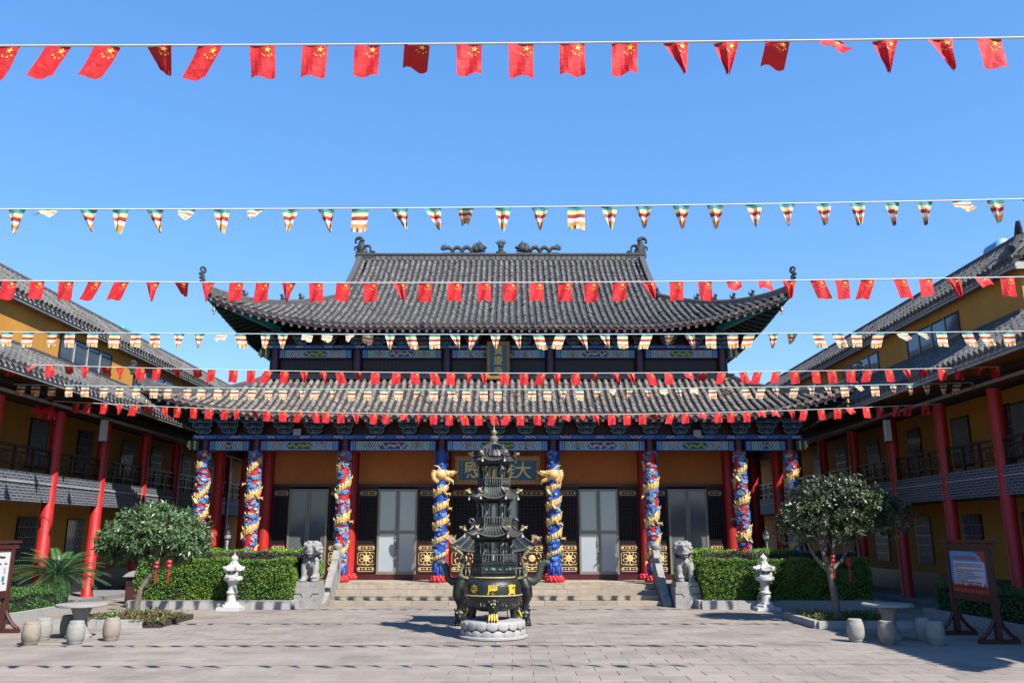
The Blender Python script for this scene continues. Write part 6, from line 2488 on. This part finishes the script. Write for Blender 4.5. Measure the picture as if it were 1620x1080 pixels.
# red paper lanterns hanging in the trees
def paper_lantern(px, py, Y, sz, label):
    p = on_y(px, py, Y)
    t = thing('red_lantern', p, label, 'lantern', 'little red lanterns hung in the trees')
    mb = MB()
    for k, dz in enumerate((0, -sz * 1.5)):
        mb.lathe([(sz * .35, -sz * .65), (sz * .8, -sz * .45), (sz, 0), (sz * .8, sz * .45), (sz * .35, sz * .65)], (p.x, p.y, p.z + dz), 14)
    mb.build('paper_globes', M_lotus, t, smooth=40)
    mb = MB()
    mb.tube([(p.x, p.y, p.z + sz * .6), (p.x, p.y, p.z + .45)], .004, 4)
    mb.build('string', M_iron, t)
    mb = MB()
    for k in range(7):
        a = 2 * pi * k / 7
        mb.tube([(p.x + .006 * cos(a), p.y + .006 * sin(a), p.z - sz * 2.2), (p.x + .018 * cos(a), p.y + .018 * sin(a), p.z - sz * 2.2 - .32)], .005, 4)
    mb.build('tassel', M_red, t)
paper_lantern(248, 890, 18.75, .055, 'little red double lantern nearer the trunk of the left tree')
paper_lantern(268, 888, 18.6, .06, 'little red double lantern hung right of the left tree trunk')
paper_lantern(1343, 884, 18.6, .065, 'little red double lantern hung under the right tree')
paper_lantern(1317, 880, 18.55, .06, 'little red double lantern against the right tree trunk')
# ------------------------------------------------------------------ strings of flags
def star_pts(cx, cy, r, rot):
    return [(cx + (r if k % 2 == 0 else r * .40) * cos(rot + pi * k / 5), cy + (r if k % 2 == 0 else r * .40) * sin(rot + pi * k / 5)) for k in range(10)]
FW, FH = .20, .285
def flag_mesh(kind, red, rr, w=FW, h=FH):
    """kind: flat, skewl, skewr, tri, trir, curl, short, fold. Returns MB in the local frame: x along the cord, z down"""
    skew = {'skewl': -.35, 'skewr': .3}.get(kind, rr.uniform(-.06, .06))
    taper = {'tri': .86, 'trir': .88, 'tril': .88, 'curl': .62, 'fold': .35}.get(kind, rr.uniform(0, .07))
    shift = {'trir': .42, 'tril': -.42}.get(kind, rr.uniform(-.05, .05) if kind != 'curl' else 0)
    drop = {'short': .55, 'curl': .55, 'up': .45}.get(kind, rr.uniform(.93, 1.0))
    bill = {'short': .55, 'curl': .6, 'up': .7}.get(kind, rr.uniform(.0, .07))
    ph, am = rr.uniform(0, 6), rr.uniform(.010, .022)
    sgn = rr.choice((-1, 1))
    def D(u, v):
        x = w * (u * (1 - taper * v) + shift * taper * v) + skew * v * h
        z = -h * v * drop
        y = sgn * bill * h * (v ** 1.4) * .8 + am * sin(u * 7 + ph + 3 * v) * (.3 + v) + w * .30 * taper * v * sin(u * 9 + ph)
        z += .02 * sin(u * 5 + ph) * v * (1 if kind in ('short', 'curl', 'up') else .25)
        return Vector((x, y, z))
    mb = MB()
    nu, nv = 6, (9 if red else 12)
    for j in range(nv):
        for i in range(nu):
            u0, u1, v0, v1 = i / nu - .5, (i + 1) / nu - .5, j / nv, (j + 1) / nv
            mi = 0
            if not red:
                vm = (v0 + v1) / 2
                k = int(vm * 6)
                mi = (0, 1, 2, 3, 4, 5)[min(k, 5)]
                if k >= 5:
                    mi = (0, 1, 2, 3, 4, 1)[i % 6]
            mb.add([D(u0, v0), D(u1, v0), D(u1, v1), D(u0, v1)], [(0, 1, 2, 3)], mi)
    if red:
        def star(cx, cy, r, rot):
            pts = star_pts(cx, cy, r, rot)
            for e in (-.0035, .0035):
                q = [D((px / w), py / h) + Vector((0, e, 0)) for px, py in pts]
                c = D(cx / w, cy / h) + Vector((0, e, 0))
                mb.add([c] + q, [(0, 1 + k, 1 + (k + 1) % 10) for k in range(10)], 1)
        star(w * .22, h * .15, .030, -pi / 2 + .2)
        for (a, b) in ((w * .37, h * .29), (w * .26, h * .355), (w * .10, h * .355), (w * .0, h * .29)):
            star(a, b, .0115, -pi / 2 + a * 9)
    return mb
FM_RED = [M_flag, M_star]
FM_BUD = [M_fb, M_fy, M_fr, M_fw, M_fo]
def bunting(d, pl, pm, pr, red, xs, kinds, label, seed, xl=None, xr=None):
    """d: camera depth; pl/pm/pr: (px, py) of the cord left/mid/right; xs: flag centres (px)"""
    rr = random.Random(seed)
    (x0, y0), (x1, y1), (x2, y2) = pl, pm, pr
    def yy(x):
        return y0 * (x - x1) * (x - x2) / ((x0 - x1) * (x0 - x2)) + y1 * (x - x0) * (x - x2) / ((x1 - x0) * (x1 - x2)) + y2 * (x - x0) * (x - x1) / ((x2 - x0) * (x2 - x1))
    Y = at_d(810, y1, d).y
    P = lambda x: on_y(x, yy(x), Y)
    mid = P(810)
    t = thing('flag_string', mid, label, 'bunting', 'strings of flags across the courtyard')
    xa = xl if xl is not None else 810 + (-12.2) / d * F
    xb = xr if xr is not None else 810 + 11.2 / d * F
    # outside the frame the cord goes on straight to its post
    def PP(x):
        if 0 <= x <= 1620:
            return P(x)
        e = 0 if x < 0 else 1620
        s = (P(e + (20 if e == 0 else -20)) - P(e)).normalized()
        return P(e) - s * (abs(x - e) * d / F)
    n = 44
    mb = MB()
    mb.tube([PP(xa + (xb - xa) * k / n) for k in range(n + 1)], .009, 5)
    mb.build('cord', M_cord, t)
    for i, x in enumerate(xs):
        if x < xa + 5 or x > xb - 5:
            continue
        p = PP(x)
        q = PP(x + 4)
        ang_ = math.atan2(q.z - p.z, q.x - p.x)
        p = p - Vector((0, 0, .004))
        kd = kinds[i] if kinds and i < len(kinds) and kinds[i] else rr.choice(('flat',) * 7 + ('skewl', 'skewr', 'tri', 'trir', 'short', 'curl') if red else ('flat',) * 3 + ('tri', 'tri', 'trir', 'tril', 'skewl', 'skewr', 'short', 'curl'))
        m_ = flag_mesh(kd, red, rr)
        o = m_.build('flag', FM_RED if red else FM_BUD, None, smooth=60)
        o.rotation_euler = (0, -ang_, rr.uniform(-.15, .15))
        o.parent = t
        o.location = p - mid
F_, SL, SR, T, TR, TL, C, S = 'flat', 'skewl', 'skewr', 'tri', 'trir', 'tril', 'curl', 'short'
def seq(a, st, n, rr, j):
    return [a + st * k + rr.uniform(-j, j) for k in range(n)]
q = random.Random(77)
bunting(6.5, (0, 73), (700, 70), (1620, 60), True, [-70, 12, 92, 170, 252, 332, 415, 499, 581, 660, 742, 824, 905, 988, 1069, 1149, 1230, 1316, 1400, 1486, 1565, 1640],
        [F_, SL, SL, SL, C, SL, F_, F_, F_, 'up', F_, F_, F_, F_, TR, T, S, S, T, TR, F_, F_], 'nearest string of red star flags, highest across the sky', 1)
bunting(9.6, (0, 331), (700, 329), (1620, 315), False, [-30, 27, 78, 140, 191, 245, 295, 351, 404, 460, 516, 570, 632, 684, 736, 796, 855, 911, 964, 1019, 1078, 1132, 1193, 1244, 1302, 1356, 1411, 1463, 1521, 1575, 1632],
        [F_, T, 'up', TR, T, TR, C, T, C, T, TR, F_, TR, TR, C, T, T, F_, T, T, T, T, T, T, T, T, T, T, S, T, T], 'highest string of striped multicoloured flags above the roof ridge', 2)
bunting(11.9, (0, 444), (810, 447), (1620, 438), True, [-28, 15, 59, 105, 150, 193, 242, 287, 330, 374, 416, 457, 500, 543, 587, 632, 673, 720, 765, 807, 849, 894, 935, 980, 1026, 1070, 1115, 1161, 1210, 1248, 1293, 1332, 1373, 1423, 1464, 1508, 1553, 1593, 1637],
        [F_, F_, F_, F_, SL, SL, T, C, T, F_, F_, T, F_, F_, F_, TR, F_, F_, F_, F_, F_, F_, F_, F_, TR, F_, F_, S, S, T, SR, F_, SL, SR, F_, TR, S, F_, F_], 'second string of red star flags, crossing the upper tiled roof', 3)
bunting(15.4, (0, 525), (810, 529), (1620, 524), False, seq(-20, 33.6, 52, q, 4), [F_] * 8 + [None] * 44, 'middle string of striped multicoloured flags under the upper eave', 4)
bunting(18.9, (0, 575), (760, 590), (1620, 579), True, seq(-8, 28.8, 60, q, 3), None, 'third string of red star flags along the top of the lower roof', 5, -15)
bunting(20.4, (0, 607), (760, 616), (1500, 606), False, seq(8, 26.0, 60, q, 3), [F_] * 18 + [None] * 42, 'lowest string of striped multicoloured flags over the lower roof', 6, -40, 1560)
bunting(21.9, (85, 634), (790, 656), (1500, 638), True, seq(118, 23.6, 58, q, 3), None, 'farthest string of red star flags hung along the lower eave', 7, 85, 1490)
# bunched spare flags tied round the left column
p = on_x(85, 645, -12.25)
mb = MB()
rr = random.Random(8)
for k in range(16):
    a = rr.uniform(0, 6.28)
    c = Vector((-12.5, p.y, p.z + rr.uniform(-.05, .1))) + Vector((cos(a) * .2, sin(a) * .2, 0))
    dn = Vector((cos(a) * rr.uniform(.02, .14), sin(a) * rr.uniform(.02, .14), -rr.uniform(.15, .45)))
    s = Vector((-sin(a), cos(a), 0)) * rr.uniform(.03, .09)
    mb.add([c - s, c + s, c + dn + s * .4 + Vector((cos(a), sin(a), 0)) * .05, c + dn * 1.1 - s * .6], [(0, 1, 2, 3)], 0)
mb.tube([(-12.5 + .20 * cos(k * .5), p.y + .20 * sin(k * .5), p.z + .05 + .008 * k) for k in range(26)], .02, 6)
o = mb.build('tied_flags', M_flag, None)
tag(o, 'bunched red flag ends tied round the head of the left red column', 'flags')
bpy.context.view_layer.update()
print('OBJECTS', len(bpy.data.objects), 'TRIS', sum(len(o.data.polygons) for o in bpy.data.objects if o.type == 'MESH'))
